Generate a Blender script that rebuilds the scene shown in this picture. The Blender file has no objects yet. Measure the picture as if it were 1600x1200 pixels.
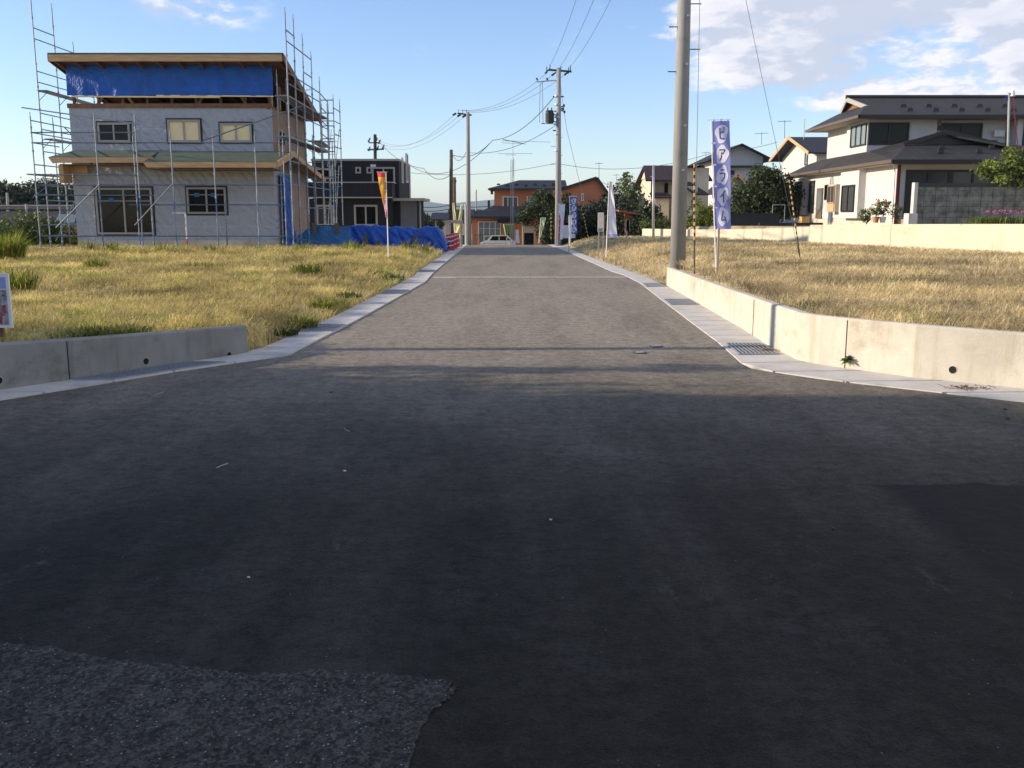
import bpy, bmesh, math, random
import numpy as np
from mathutils import Vector, noise
R=math.radians
random.seed(7); rng=np.random.default_rng(11)
sc=bpy.context.scene; COL=sc.collection
# ------------------------------------------------------------------ camera, world, sun, exposure
F=1500.; TH=math.atan(264/F); CT,ST=math.cos(TH),math.sin(TH); EYE=1.6
cam=bpy.data.cameras.new('camera'); co=bpy.data.objects.new('camera',cam); COL.objects.link(co)
co.location=(0,0,EYE); co.rotation_euler=(R(90)-TH,0,0)
cam.sensor_width=36; cam.lens=36*F/1600; cam.clip_start=.05; cam.clip_end=20000
sc.camera=co
SUN_EL=R(18.5); SUN_DIR=Vector((-1,-.02,0)).normalized()      # towards the sun
SX,SY=SUN_DIR.x,SUN_DIR.y
w=bpy.data.worlds.new("World"); sc.world=w; w.use_nodes=True
nt=w.node_tree; N=nt.nodes; L=nt.links; N.clear()
def nd(t,**k):
    n=N.new(t)
    for a,b in k.items(): setattr(n,a,b)
    return n
out=nd('ShaderNodeOutputWorld'); bg=nd('ShaderNodeBackground'); sky=nd('ShaderNodeTexSky')
sky.sky_type='NISHITA'; sky.sun_disc=False; sky.sun_elevation=SUN_EL; sky.sun_rotation=math.atan2(SX,SY)
sky.altitude=100; sky.air_density=1.0; sky.dust_density=.15; sky.ozone_density=2.2
bg.inputs['Strength'].default_value=.125
tc=nd('ShaderNodeTexCoord'); sep=nd('ShaderNodeSeparateXYZ'); L.new(tc.outputs['Generated'],sep.inputs[0])
def m2(op,a,b=None,c=None):
    n=nd('ShaderNodeMath',operation=op)
    for i,x in enumerate((a,b,c)):
        if x is None: continue
        if isinstance(x,(int,float)): n.inputs[i].default_value=x
        else: L.new(x,n.inputs[i])
    return n.outputs[0]
def mr(x,a,b,c=0,d=1):
    n=nd('ShaderNodeMapRange',interpolation_type='SMOOTHSTEP'); L.new(x,n.inputs['Value'])
    for i,v in zip(('From Min','From Max','To Min','To Max'),(a,b,c,d)): n.inputs[i].default_value=v
    return n.outputs[0]
X_,Y_,Z_=sep.outputs
cmb=nd('ShaderNodeCombineXYZ'); L.new(m2('MULTIPLY',X_,1.0),cmb.inputs[0]); L.new(Y_,cmb.inputs[1]); L.new(m2('MULTIPLY',Z_,2.6),cmb.inputs[2])
def nz(vec,scale,detail,rough,dist=0):
    n=nd('ShaderNodeTexNoise'); n.inputs['Scale'].default_value=scale; n.inputs['Detail'].default_value=detail
    n.inputs['Roughness'].default_value=rough; n.inputs['Distortion'].default_value=dist; L.new(vec,n.inputs['Vector']); return n.outputs['Fac']
n1=nz(cmb.outputs[0],8.0,10,.60,.15)
off=nd('ShaderNodeVectorMath',operation='ADD'); L.new(cmb.outputs[0],off.inputs[0]); off.inputs[1].default_value=(-.022,0,.03)
n1b=nz(off.outputs[0],8.0,6,.55,.15)
n2=nz(cmb.outputs[0],14,6,.6); n3=nz(cmb.outputs[0],3.2,5,.5)
# cloud bank to the right, thin wisps elsewhere (directions, not picture positions)
bank=m2('MULTIPLY',mr(X_,.07,.20),mr(m2('ADD',Z_,m2('MULTIPLY',X_,.25)),.13,.205))
thr=m2('ADD',m2('SUBTRACT',n1,.16),m2('MULTIPLY',bank,.39))
mask=mr(thr,.575,.71)
wd_=m2('ADD',m2('POWER',m2('ABSOLUTE',m2('ADD',X_,.285)),2),m2('MULTIPLY',m2('POWER',m2('ABSOLUTE',m2('SUBTRACT',Z_,.190)),2),6))
mask=m2('MAXIMUM',mask,m2('MULTIPLY',mr(wd_,.0045,.0002),mr(n1,.44,.60)))
wisp=m2('MULTIPLY',mr(n2,.60,.80),m2('MULTIPLY',mr(Z_,.10,.22),.55))
mask=m2('MAXIMUM',mask,wisp)
shade=m2('MULTIPLY',mr(m2('SUBTRACT',n1,n1b),-.055,.06),mr(m2('SUBTRACT',thr,m2('MULTIPLY',n3,.25)),.80,.52,.35,1))
cc=nd('ShaderNodeMix',data_type='RGBA'); L.new(shade,cc.inputs['Factor'])
cc.inputs['A'].default_value=(3.7,3.95,4.7,1); cc.inputs['B'].default_value=(6.3,6.05,6.2,1)
mx=nd('ShaderNodeMix',data_type='RGBA'); L.new(m2('MULTIPLY',mask,.92),mx.inputs['Factor'])
tint=nd('ShaderNodeMix',data_type='RGBA',blend_type='MULTIPLY'); tint.inputs['Factor'].default_value=1
L.new(sky.outputs[0],tint.inputs['A']); tint.inputs['B'].default_value=(1.03,1.05,1.24,1)
L.new(tint.outputs['Result'],mx.inputs['A']); L.new(cc.outputs['Result'],mx.inputs['B'])
L.new(mx.outputs['Result'],bg.inputs['Color']); L.new(bg.outputs[0],out.inputs[0])
sl=bpy.data.lights.new('sun','SUN'); so=bpy.data.objects.new('sun',sl); COL.objects.link(so)
sl.energy=5.0; sl.angle=R(.53); sl.color=(1,.83,.61)
sdir=Vector((SX*math.cos(SUN_EL),SY*math.cos(SUN_EL),math.sin(SUN_EL)))
so.rotation_euler=sdir.to_track_quat('Z','Y').to_euler()
sc.view_settings.view_transform='Standard'; sc.view_settings.look='None'
sc.view_settings.exposure=.5; sc.view_settings.gamma=1
sc.cycles.use_denoising=True; sc.cycles.max_bounces=6; sc.cycles.volume_bounces=0
sc.cycles.transparent_max_bounces=16
# ------------------------------------------------------------------ survey helpers (photo measurements turned into metres)
def ray(px,py):
    u=(px-800)/F; v=(600-py)/F
    return u,CT+v*ST,-ST+v*CT
def G(px,py,z=0):
    a,b,d=ray(px,py); t=(z-EYE)/d; return Vector((a*t,b*t,z))
def Q(px,py,Y):
    a,b,d=ray(px,py); t=Y/b; return Vector((a*t,Y,EYE+d*t))
def lerp(a,b,t): return a+(b-a)*t
def sstep(a,b,x):
    t=min(1,max(0,(x-a)/(b-a))); return t*t*(3-2*t)
def interp(tab,y):
    return float(np.interp(y,[p[0] for p in tab],[p[1] for p in tab]))
# ------------------------------------------------------------------ materials
M={}
def mat(name,col,rough=.8,var=.15,scale=3.,bump=.15,bscale=30.,metal=0.,col2=None,spec=.5,detail=6,stretch=None):
    if name in M: return M[name]
    m=bpy.data.materials.new(name); m.use_nodes=True; t=m.node_tree; p=t.nodes['Principled BSDF']
    p.inputs['Roughness'].default_value=rough; p.inputs['Metallic'].default_value=metal
    p.inputs['Specular IOR Level'].default_value=spec
    g=t.nodes.new('ShaderNodeTexCoord'); vec=g.outputs['Object']
    if stretch:
        mp=t.nodes.new('ShaderNodeMapping'); mp.inputs['Scale'].default_value=stretch; t.links.new(vec,mp.inputs[0]); vec=mp.outputs[0]
    n=t.nodes.new('ShaderNodeTexNoise'); n.inputs['Scale'].default_value=scale; n.inputs['Detail'].default_value=detail; n.inputs['Roughness'].default_value=.65
    t.links.new(vec,n.inputs['Vector'])
    rp=t.nodes.new('ShaderNodeValToRGB'); rp.color_ramp.elements[0].position=.3; rp.color_ramp.elements[1].position=.7
    c1=[max(0,c*(1-var)) for c in col]; c2=[min(1,c*(1+var)) for c in (col2 or col)]
    rp.color_ramp.elements[0].color=(*c1,1); rp.color_ramp.elements[1].color=(*c2,1)
    t.links.new(n.outputs['Fac'],rp.inputs[0]); t.links.new(rp.outputs[0],p.inputs['Base Color'])
    if bump:
        b=t.nodes.new('ShaderNodeTexNoise'); b.inputs['Scale'].default_value=bscale; b.inputs['Detail'].default_value=5
        t.links.new(vec,b.inputs['Vector'])
        bp=t.nodes.new('ShaderNodeBump'); bp.inputs['Strength'].default_value=bump; bp.inputs['Distance'].default_value=.03
        t.links.new(b.outputs['Fac'],bp.inputs['Height']); t.links.new(bp.outputs[0],p.inputs['Normal'])
    M[name]=m; return m
def striped(name,col,period,axis,dark=.55,width=.08,rough=.6,var=.1,bump=.5,col2=None):
    """surface with thin regular grooves along one axis (tiles, siding, boards, blocks)"""
    m=mat(name,col,max(rough,.7),var,2.5,0,col2=col2,spec=.15); t=m.node_tree; p=t.nodes['Principled BSDF']
    g=t.nodes.new('ShaderNodeTexCoord'); s=t.nodes.new('ShaderNodeSeparateXYZ'); t.links.new(g.outputs['Object'],s.inputs[0])
    prev=None
    for ax,pr in ([(axis,period)] if isinstance(axis,int) else list(zip(axis,period))):
        f=t.nodes.new('ShaderNodeMath'); f.operation='DIVIDE'; t.links.new(s.outputs[ax],f.inputs[0]); f.inputs[1].default_value=pr
        q=t.nodes.new('ShaderNodeMath'); q.operation='FRACT'; t.links.new(f.outputs[0],q.inputs[0])
        l=t.nodes.new('ShaderNodeMath'); l.operation='LESS_THAN'; t.links.new(q.outputs[0],l.inputs[0]); l.inputs[1].default_value=width
        if prev is None: prev=l
        else:
            mxx=t.nodes.new('ShaderNodeMath'); mxx.operation='MAXIMUM'; t.links.new(prev.outputs[0],mxx.inputs[0]); t.links.new(l.outputs[0],mxx.inputs[1]); prev=mxx
    mm=t.nodes.new('ShaderNodeMix'); mm.data_type='RGBA'; mm.blend_type='MULTIPLY'; t.links.new(prev.outputs[0],mm.inputs['Factor'])
    src=p.inputs['Base Color'].links[0].from_socket; t.links.new(src,mm.inputs['A']); mm.inputs['B'].default_value=(dark,dark,dark,1)
    t.links.new(mm.outputs['Result'],p.inputs['Base Color'])
    bp=t.nodes.new('ShaderNodeBump'); bp.inputs['Strength'].default_value=bump; bp.inputs['Distance'].default_value=.02; bp.invert=True
    t.links.new(prev.outputs[0],bp.inputs['Height']); t.links.new(bp.outputs[0],p.inputs['Normal'])
    return m
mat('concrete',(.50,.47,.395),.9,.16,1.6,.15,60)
mat('concrete_shaded',(.235,.24,.225),.9,.2,1.3,.2,60)  # darker copy of the concrete: the left wall's shade put into its colour
mat('gutter_concrete',(.52,.50,.47),.9,.14,2.5,.12,80)
mat('pole_concrete',(.28,.285,.28),.85,.12,3,.1,60,stretch=(3,3,.6))
mat('cream_wall',(.54,.485,.375),.9,.06,1.2,.05,60)
mat('white_render',(.53,.52,.50),.9,.05,1.2,.05,60)
mat('soffit',(.45,.40,.32),.85,.08,2,0)
mat('dark_metal',(.022,.024,.03),.5,.1,5,0)
mat('steel',(.42,.44,.47),.42,.12,8,.05,40,metal=.55)
mat('scaffold_steel',(.22,.26,.31),.5,.35,2.2,0,metal=.25)
mat('scaffold_blue',(.05,.16,.30),.5,.25,3,0)
mat('plank',(.20,.20,.21),.7,.2,4,.1,40)
mat('glass_dark',(.006,.007,.007),.08,.1,2,0,spec=.22)
mat('glass_curtain',(.055,.06,.062),.15,.35,5,0,spec=.35,stretch=(14,14,.4))
mat('glass_sky',(.16,.19,.20),.08,.1,3,0,spec=.8)
mat('frame_grey',(.33,.31,.28),.6,.06,4,0)
mat('maroon',(.12,.02,.018),.5,.1,4,0)
mat('rail_steel',(.10,.14,.19),.5,.3,2.2,0,metal=.2)
mat('gutter_brown',(.10,.075,.06),.6,.1,4,0)
mat('leaf_deep',(.010,.020,.008),.7,.5,1.1,0,col2=(.022,.038,.014))
mat('frame_dark',(.014,.013,.013),.5,.1,4,0)
mat('frame_white',(.62,.62,.62),.5,.06,4,0)
mat('timber',(.46,.30,.15),.8,.22,2.2,.1,60,col2=(.50,.33,.18),stretch=(.6,6,6))
mat('timber_dark',(.17,.09,.045),.8,.3,3,.1,60)
mat('osb',(.86,.71,.40),.85,.06,4,0)
mat('ply',(.30,.21,.15),.85,.15,2,.05)
mat('wood_stake',(.46,.38,.30),.85,.15,4,.1,stretch=(4,4,.6))
mat('roof_felt',(.055,.085,.07),.9,.2,2.5,.1,40)
mat('black_wire',(.06,.065,.08),.6,.05,3,0)
mat('red_paint',(.50,.035,.05),.5,.15,6,0)
mat('white_paint',(.75,.75,.75),.5,.05,6,0)
mat('grate_steel',(.26,.28,.31),.5,.15,8,0,metal=.3)
mat('grate_pit',(.014,.016,.020),.9,.1,8,0)
mat('yellow_paint',(.60,.36,.10),.55,.08,6,0)
mat('black_paint',(.02,.02,.02),.5,.05,6,0)
mat('orange_wall',(.44,.17,.08),.85,.08,1,.05,60)
mat('hut_wall',(.55,.42,.28),.85,.1,2,0)
mat('void',(.006,.006,.006),.9,.05,2,0)
mat('leaf_dark',(.018,.034,.012),.6,.5,1.1,0,col2=(.042,.065,.022))
mat('leaf_mid',(.045,.080,.018),.6,.5,1.3,0,col2=(.10,.14,.03))
mat('leaf_fruit',(.07,.11,.022),.6,.5,1.3,0,col2=(.15,.19,.04))
mat('leaf_light',(.13,.19,.03),.6,.4,1.3,0,col2=(.24,.27,.05))
mat('leaf_ochre',(.26,.20,.05),.7,.4,1.3,0,col2=(.35,.28,.08))
mat('bark',(.11,.085,.06),.9,.3,6,.3,30)
mat('flower',(.45,.10,.28),.7,.2,6,0)
mat('terracotta',(.45,.20,.10),.8,.1,6,0)
mat('green_net',(.02,.22,.13),.7,.15,6,0)
mat('green_cloth',(.20,.28,.13),.8,.3,4,0,stretch=(12,12,.5))
mat('car_white',(.78,.78,.78),.25,.03,4,0)
mat('pale_blue_wall',(.22,.24,.27),.6,.08,2,0)
mat('banner_pole',(.78,.75,.72),.45,.05,6,0)
mat('lump_yellow',(.78,.70,.22),.7,.12,6,0,col2=(.85,.80,.35))
def stains(name,dark,amt,top=.55):
    m=M[name]; t=m.node_tree; p=t.nodes['Principled BSDF']; nn=t.nodes.new; lk=t.links.new
    src=p.inputs['Base Color'].links[0].from_socket; g=nn('ShaderNodeNewGeometry'); 
    def tex(sc_,st,a,b,ro=.7):
        mp=nn('ShaderNodeMapping'); mp.inputs['Scale'].default_value=st; lk(g.outputs['Position'],mp.inputs[0])
        n=nn('ShaderNodeTexNoise'); n.inputs['Scale'].default_value=sc_; n.inputs['Detail'].default_value=8; n.inputs['Roughness'].default_value=ro; lk(mp.outputs[0],n.inputs['Vector'])
        r=nn('ShaderNodeMapRange'); r.interpolation_type='SMOOTHSTEP'; r.inputs[1].default_value=a; r.inputs[2].default_value=b; lk(n.outputs['Fac'],r.inputs[0]); return r.outputs[0]
    for k,(o,col) in enumerate(((tex(5,(1,1,.12),.50,.72),dark),(tex(1.6,(1,1,1.4),.52,.70),tuple(x*.8 for x in dark)),(tex(34,(1,1,1),.66,.74),tuple(x*.45 for x in dark)))):
        q=nn('ShaderNodeMath'); q.operation='MULTIPLY'; lk(o,q.inputs[0]); q.inputs[1].default_value=amt
        mm=nn('ShaderNodeMix'); mm.data_type='RGBA'; lk(q.outputs[0],mm.inputs['Factor']); lk(src,mm.inputs['A']); mm.inputs['B'].default_value=(*col,1); src=mm.outputs['Result']
    lk(src,p.inputs['Base Color'])
stains('concrete',(.33,.28,.17),.55); stains('concrete_shaded',(.12,.125,.11),.6); stains('cream_wall',(.44,.38,.26),.4); stains('white_render',(.38,.35,.30),.25); stains('gutter_concrete',(.30,.27,.22),.45); stains('pole_concrete',(.17,.17,.165),.4)
striped('roof_tile',(.048,.045,.045),.30,1,.5,.12,.5,.2,.6)
striped('roof_tile_front',(.042,.042,.046),.30,0,.6,.08,.5,.2,.5)
striped('roof_slate',(.032,.037,.052),.32,1,.5,.12,.5,.2,.5)
striped('roof_purple',(.045,.030,.040),.4,0,.5,.08,.5,.15,.5)
striped('dark_siding',(.023,.025,.029),.45,0,.6,.05,.55,.08,.4)
striped('grey_siding',(.04,.042,.046),.45,0,.7,.05,.6,.08,.3)
striped('shed_wall',(.17,.16,.17),.5,0,.8,.06,.7,.1,.3)
striped('block_wall',(.12,.118,.10),(.42,.20),(0,2),.45,.05,.95,.5,.6,col2=(.20,.20,.175))
striped('brown_shed',(.30,.12,.07),.3,0,.7,.06,.8,.1,.3)

def asphalt(name,c_dusty_lit,c_dark,y0,y1,stone=0,chip=.0,rough=.85):
    m=bpy.data.materials.new(name); m.use_nodes=True; t=m.node_tree; p=t.nodes['Principled BSDF']; nn=t.nodes.new; lk=t.links.new
    g=nn('ShaderNodeTexCoord'); s=nn('ShaderNodeSeparateXYZ'); lk(g.outputs['Object'],s.inputs[0])
    def tn(sc_,det,st=None,ro=.6):
        n=nn('ShaderNodeTexNoise'); n.inputs['Scale'].default_value=sc_; n.inputs['Detail'].default_value=det; n.inputs['Roughness'].default_value=ro
        v=g.outputs['Object']
        if st:
            mp=nn('ShaderNodeMapping'); mp.inputs['Scale'].default_value=st; lk(v,mp.inputs[0]); v=mp.outputs[0]
        lk(v,n.inputs['Vector']); return n.outputs['Fac']
    def rng_(x,a,b,c=0,d=1):
        n=nn('ShaderNodeMapRange'); n.interpolation_type='SMOOTHSTEP'; lk(x,n.inputs[0])
        for i,v in zip(range(1,5),(a,b,c,d)): n.inputs[i].default_value=v
        return n.outputs[0]
    def mth(op,a,b):
        n=nn('ShaderNodeMath'); n.operation=op
        for i,x in enumerate((a,b)):
            if isinstance(x,(int,float)): n.inputs[i].default_value=x
            else: lk(x,n.inputs[i])
        return n.outputs[0]
    def mixc(f,a,b,bt='MIX'):
        n=nn('ShaderNodeMix'); n.data_type='RGBA'; n.blend_type=bt; lk(f,n.inputs['Factor']) if not isinstance(f,(int,float)) else setattr(n.inputs['Factor'],'default_value',f)
        for k,x in (('A',a),('B',b)):
            if isinstance(x,tuple): n.inputs[k].default_value=(*x,1)
            else: lk(x,n.inputs[k])
        return n.outputs['Result']
    # dusty lane to fresh black junction; foreground shade is also put into this gradient
    big=tn(.45,4); base=rng_(mth('ADD',s.outputs[1],mth('MULTIPLY',mth('SUBTRACT',big,.5),5.)),y0,y1)
    # long tyre sweeps along the lane
    sweep=rng_(tn(1.0,4,(1.3,.16,1)),.42,.68)
    f=mth('ADD',mth('MULTIPLY',base,.85),mth('MULTIPLY',sweep,.07))
    c=mixc(f,c_dark,c_dusty_lit)
    scuff=rng_(tn(1.6,8,(1.2,.5,1),.75),.60,.80,0,.5)
    c=mixc(scuff,c,tuple(min(1,x*1.0+.02) for x in c_dusty_lit))
    damp=rng_(tn(.8,6,(1.5,.3,1),.7),.35,.55,.22,0)
    c=mixc(damp,c,tuple(x*.65 for x in c_dark))
    # aggregate: dark pits and pale grit
    fine=tn(7,12,None,1.0); c=mixc(rng_(fine,.41,.59,.0,1.),mixc(1.,c,(.50,.50,.50),'MULTIPLY'),mixc(1.,c,(1.55,1.55,1.55),'MULTIPLY'))
    mid_=tn(90,4,None,.9); c=mixc(rng_(mid_,.42,.58,.0,1.),mixc(1.,c,(.72,.72,.72),'MULTIPLY'),mixc(1.,c,(1.22,1.22,1.22),'MULTIPLY'))
    # rubbed pale scuffs that run with the traffic, and one darker relaid area by the right corner
    sc2=rng_(tn(1.1,9,(1.1,.8,1),.8),.50,.63,0,.5); c=mixc(mth('MULTIPLY',sc2,rng_(tn(14,6,None,.8),.42,.58)),c,mixc(base,(.050,.047,.041),(.33,.29,.235)))
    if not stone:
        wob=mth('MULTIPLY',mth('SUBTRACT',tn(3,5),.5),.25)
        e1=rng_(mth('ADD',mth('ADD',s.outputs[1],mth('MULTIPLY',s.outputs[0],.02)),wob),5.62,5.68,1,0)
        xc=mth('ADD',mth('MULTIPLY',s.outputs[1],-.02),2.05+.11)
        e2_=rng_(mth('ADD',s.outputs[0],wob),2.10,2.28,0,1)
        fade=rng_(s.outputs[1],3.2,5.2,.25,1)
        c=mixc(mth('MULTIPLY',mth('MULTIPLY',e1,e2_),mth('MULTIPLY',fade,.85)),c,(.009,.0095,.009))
    vo=nn('ShaderNodeTexVoronoi'); vo.inputs['Scale'].default_value=80 if stone else 60; lk(g.outputs['Object'],vo.inputs['Vector'])
    sp=nn('ShaderNodeSeparateColor'); lk(vo.outputs['Color'],sp.inputs[0])
    if stone:
        vv=nn('ShaderNodeVectorMath'); vv.operation='SCALE'; lk(c,vv.inputs[0]); lk(rng_(sp.outputs[1],0,1,.5,1.55),vv.inputs['Scale']); c=vv.outputs[0]
    gr=mth('MULTIPLY',mth('GREATER_THAN',sp.outputs[0],1-chip),mth('LESS_THAN',vo.outputs['Distance'],.30 if stone else .20))
    c=mixc(gr,c,(.17,.17,.16) if not stone else (.27,.265,.25))
    lk(c,p.inputs['Base Color']); p.inputs['Roughness'].default_value=rough; p.inputs['Specular IOR Level'].default_value=.16
    vb=nn('ShaderNodeTexVoronoi'); vb.inputs['Scale'].default_value=150 if stone else 140; lk(g.outputs['Object'],vb.inputs['Vector'])
    bp=nn('ShaderNodeBump'); bp.inputs['Strength'].default_value=.8 if stone else .35; bp.inputs['Distance'].default_value=.007 if stone else .006; bp.invert=True
    lk(vb.outputs['Distance'],bp.inputs['Height'])
    b2=nn('ShaderNodeBump'); b2.inputs['Strength'].default_value=.5; b2.inputs['Distance'].default_value=.02
    lk(tn(9,6,None,.7),b2.inputs['Height']); lk(bp.outputs[0],b2.inputs['Normal']); lk(b2.outputs[0],p.inputs['Normal'])
    M[name]=m; return m
asphalt('asphalt_new',(.280,.246,.196),(.0215,.0195,.0145),4.0,13.0,0,.006)
asphalt('asphalt_old',(.070,.065,.054),(.052,.048,.040),-3,20,1,.07)
asphalt('asphalt_dark',(.024,.025,.027),(.014,.015,.017),5,20,0,.012)

def wrap_material():
    m=bpy.data.materials.new('house_wrap'); m.use_nodes=True; t=m.node_tree; p=t.nodes['Principled BSDF']; nn=t.nodes.new; lk=t.links.new
    g=nn('ShaderNodeTexCoord'); mp=nn('ShaderNodeMapping'); mp.inputs['Scale'].default_value=(1,1,1.3); mp.inputs['Rotation'].default_value=(0,.5,0); lk(g.outputs['Object'],mp.inputs[0])
    n=nn('ShaderNodeTexNoise'); n.inputs['Scale'].default_value=1.1; n.inputs['Detail'].default_value=3; n.inputs['Distortion'].default_value=1.6; lk(mp.outputs[0],n.inputs['Vector'])
    wv=nn('ShaderNodeTexWave'); wv.inputs['Scale'].default_value=.9; wv.inputs['Distortion'].default_value=9; wv.inputs['Detail'].default_value=3; wv.inputs['Detail Scale'].default_value=1.3; lk(mp.outputs[0],wv.inputs['Vector'])
    a=nn('ShaderNodeMath'); a.operation='MULTIPLY_ADD'; lk(n.outputs['Fac'],a.inputs[0]); a.inputs[1].default_value=1.4; lk(wv.outputs['Fac'],a.inputs[2])
    bp=nn('ShaderNodeBump'); bp.inputs['Strength'].default_value=.8; bp.inputs['Distance'].default_value=.05; lk(a.outputs[0],bp.inputs['Height']); lk(bp.outputs[0],p.inputs['Normal'])
    p.inputs['Base Color'].default_value=(.44,.45,.50,1); p.inputs['Roughness'].default_value=.6; p.inputs['Specular IOR Level'].default_value=.4
    s=nn('ShaderNodeSeparateXYZ'); lk(g.outputs['Object'],s.inputs[0])
    # faint overlap seams about every metre
    f=nn('ShaderNodeMath'); f.operation='FRACT'; lk(s.outputs[2],f.inputs[0])
    l=nn('ShaderNodeMath'); l.operation='LESS_THAN'; lk(f.outputs[0],l.inputs[0]); l.inputs[1].default_value=.03
    mm=nn('ShaderNodeMix'); mm.data_type='RGBA'; lk(l.outputs[0],mm.inputs['Factor']); mm.inputs['A'].default_value=(.37,.39,.43,1); mm.inputs['B'].default_value=(.45,.47,.51,1)
    lk(mm.outputs['Result'],p.inputs['Base Color']); M['house_wrap']=m
wrap_material()
def tarp_material(name,col):
    m=mat(name,col,.5,.25,1.5,0,spec=.5); t=m.node_tree; p=t.nodes['Principled BSDF']; nn=t.nodes.new; lk=t.links.new
    g=nn('ShaderNodeTexCoord'); wv=nn('ShaderNodeTexNoise'); wv.inputs['Scale'].default_value=3.; wv.inputs['Detail'].default_value=5; wv.inputs['Distortion'].default_value=2.2
    lk(g.outputs['Object'],wv.inputs['Vector']); bp=nn('ShaderNodeBump'); bp.inputs['Strength'].default_value=.8; bp.inputs['Distance'].default_value=.08
    lk(wv.outputs['Fac'],bp.inputs['Height']); lk(bp.outputs[0],p.inputs['Normal'])
tarp_material('tarp_blue',(.003,.095,.46)); tarp_material('tarp_pile',(.002,.065,.36)); tarp_material('tarp_light',(.02,.13,.34))

def grass_material(name,cols,green,gscale,gthr):
    m=bpy.data.materials.new(name); m.use_nodes=True; t=m.node_tree; p=t.nodes['Principled BSDF']; nn=t.nodes.new; lk=t.links.new
    geo=nn('ShaderNodeNewGeometry'); rp=nn('ShaderNodeValToRGB'); cr=rp.color_ramp
    while len(cr.elements)<len(cols): cr.elements.new(.5)
    for i,(e,c) in enumerate(zip(cr.elements,cols)): e.position=i/(len(cols)-1); e.color=(*c,1)
    lk(geo.outputs['Random Per Island'],rp.inputs[0])
    n=nn('ShaderNodeTexNoise'); n.inputs['Scale'].default_value=gscale; n.inputs['Detail'].default_value=4; n.inputs['Roughness'].default_value=.6; lk(geo.outputs['Position'],n.inputs['Vector'])
    a=nn('ShaderNodeMath'); a.operation='MULTIPLY_ADD'; lk(geo.outputs['Random Per Island'],a.inputs[0]); a.inputs[1].default_value=.16; lk(n.outputs['Fac'],a.inputs[2])
    f=nn('ShaderNodeMapRange'); f.interpolation_type='SMOOTHSTEP'; f.inputs[1].default_value=gthr; f.inputs[2].default_value=gthr+.12; lk(a.outputs[0],f.inputs[0])
    mm=nn('ShaderNodeMix'); mm.data_type='RGBA'; lk(f.outputs[0],mm.inputs['Factor']); lk(rp.outputs[0],mm.inputs['A']); mm.inputs['B'].default_value=(*green,1)
    n2=nn('ShaderNodeTexNoise'); n2.inputs['Scale'].default_value=.55; n2.inputs['Detail'].default_value=8; n2.inputs['Roughness'].default_value=.7; lk(geo.outputs['Position'],n2.inputs['Vector'])
    f2=nn('ShaderNodeMapRange'); f2.inputs[1].default_value=.35; f2.inputs[2].default_value=.65; f2.inputs[3].default_value=.30; f2.inputs[4].default_value=1.5; lk(n2.outputs['Fac'],f2.inputs[0])
    m3=nn('ShaderNodeVectorMath'); m3.operation='SCALE'; lk(mm.outputs['Result'],m3.inputs[0]); lk(f2.outputs[0],m3.inputs['Scale'])
    lk(m3.outputs[0],p.inputs['Base Color']); p.inputs['Roughness'].default_value=.75; p.inputs['Specular IOR Level'].default_value=.2
    M[name]=m
grass_material('grass_left',[(.22,.15,.07),(.68,.54,.20),(.88,.72,.38),(.54,.49,.13),(.78,.64,.27)],(.33,.39,.07),.6,.63)
grass_material('grass_right',[(.30,.20,.10),(.78,.61,.32),(.92,.77,.48),(.60,.51,.23),(.84,.68,.38)],(.22,.28,.05),.5,.70)
grass_material('weed',[(.10,.14,.02),(.22,.27,.04),(.34,.36,.07)],(.30,.26,.06),.8,.66)
mat('soil',(.24,.18,.10),.95,.35,1.8,.8,14,col2=(.42,.34,.20))
def translucent(name,f):
    m=M[name]; t=m.node_tree; p=t.nodes['Principled BSDF']; o=t.nodes['Material Output']; tl=t.nodes.new('ShaderNodeBsdfTranslucent'); mx_=t.nodes.new('ShaderNodeMixShader'); mx_.inputs[0].default_value=f
    t.links.new(p.inputs['Base Color'].links[0].from_socket,tl.inputs[0]); t.links.new(p.outputs[0],mx_.inputs[1]); t.links.new(tl.outputs[0],mx_.inputs[2]); t.links.new(mx_.outputs[0],o.inputs[0])
for n_,f_ in (('grass_left',.45),('grass_right',.4),('weed',.45),('leaf_mid',.3),('leaf_light',.4),('leaf_fruit',.35),('leaf_dark',.25),('leaf_ochre',.4)): translucent(n_,f_)
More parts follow.
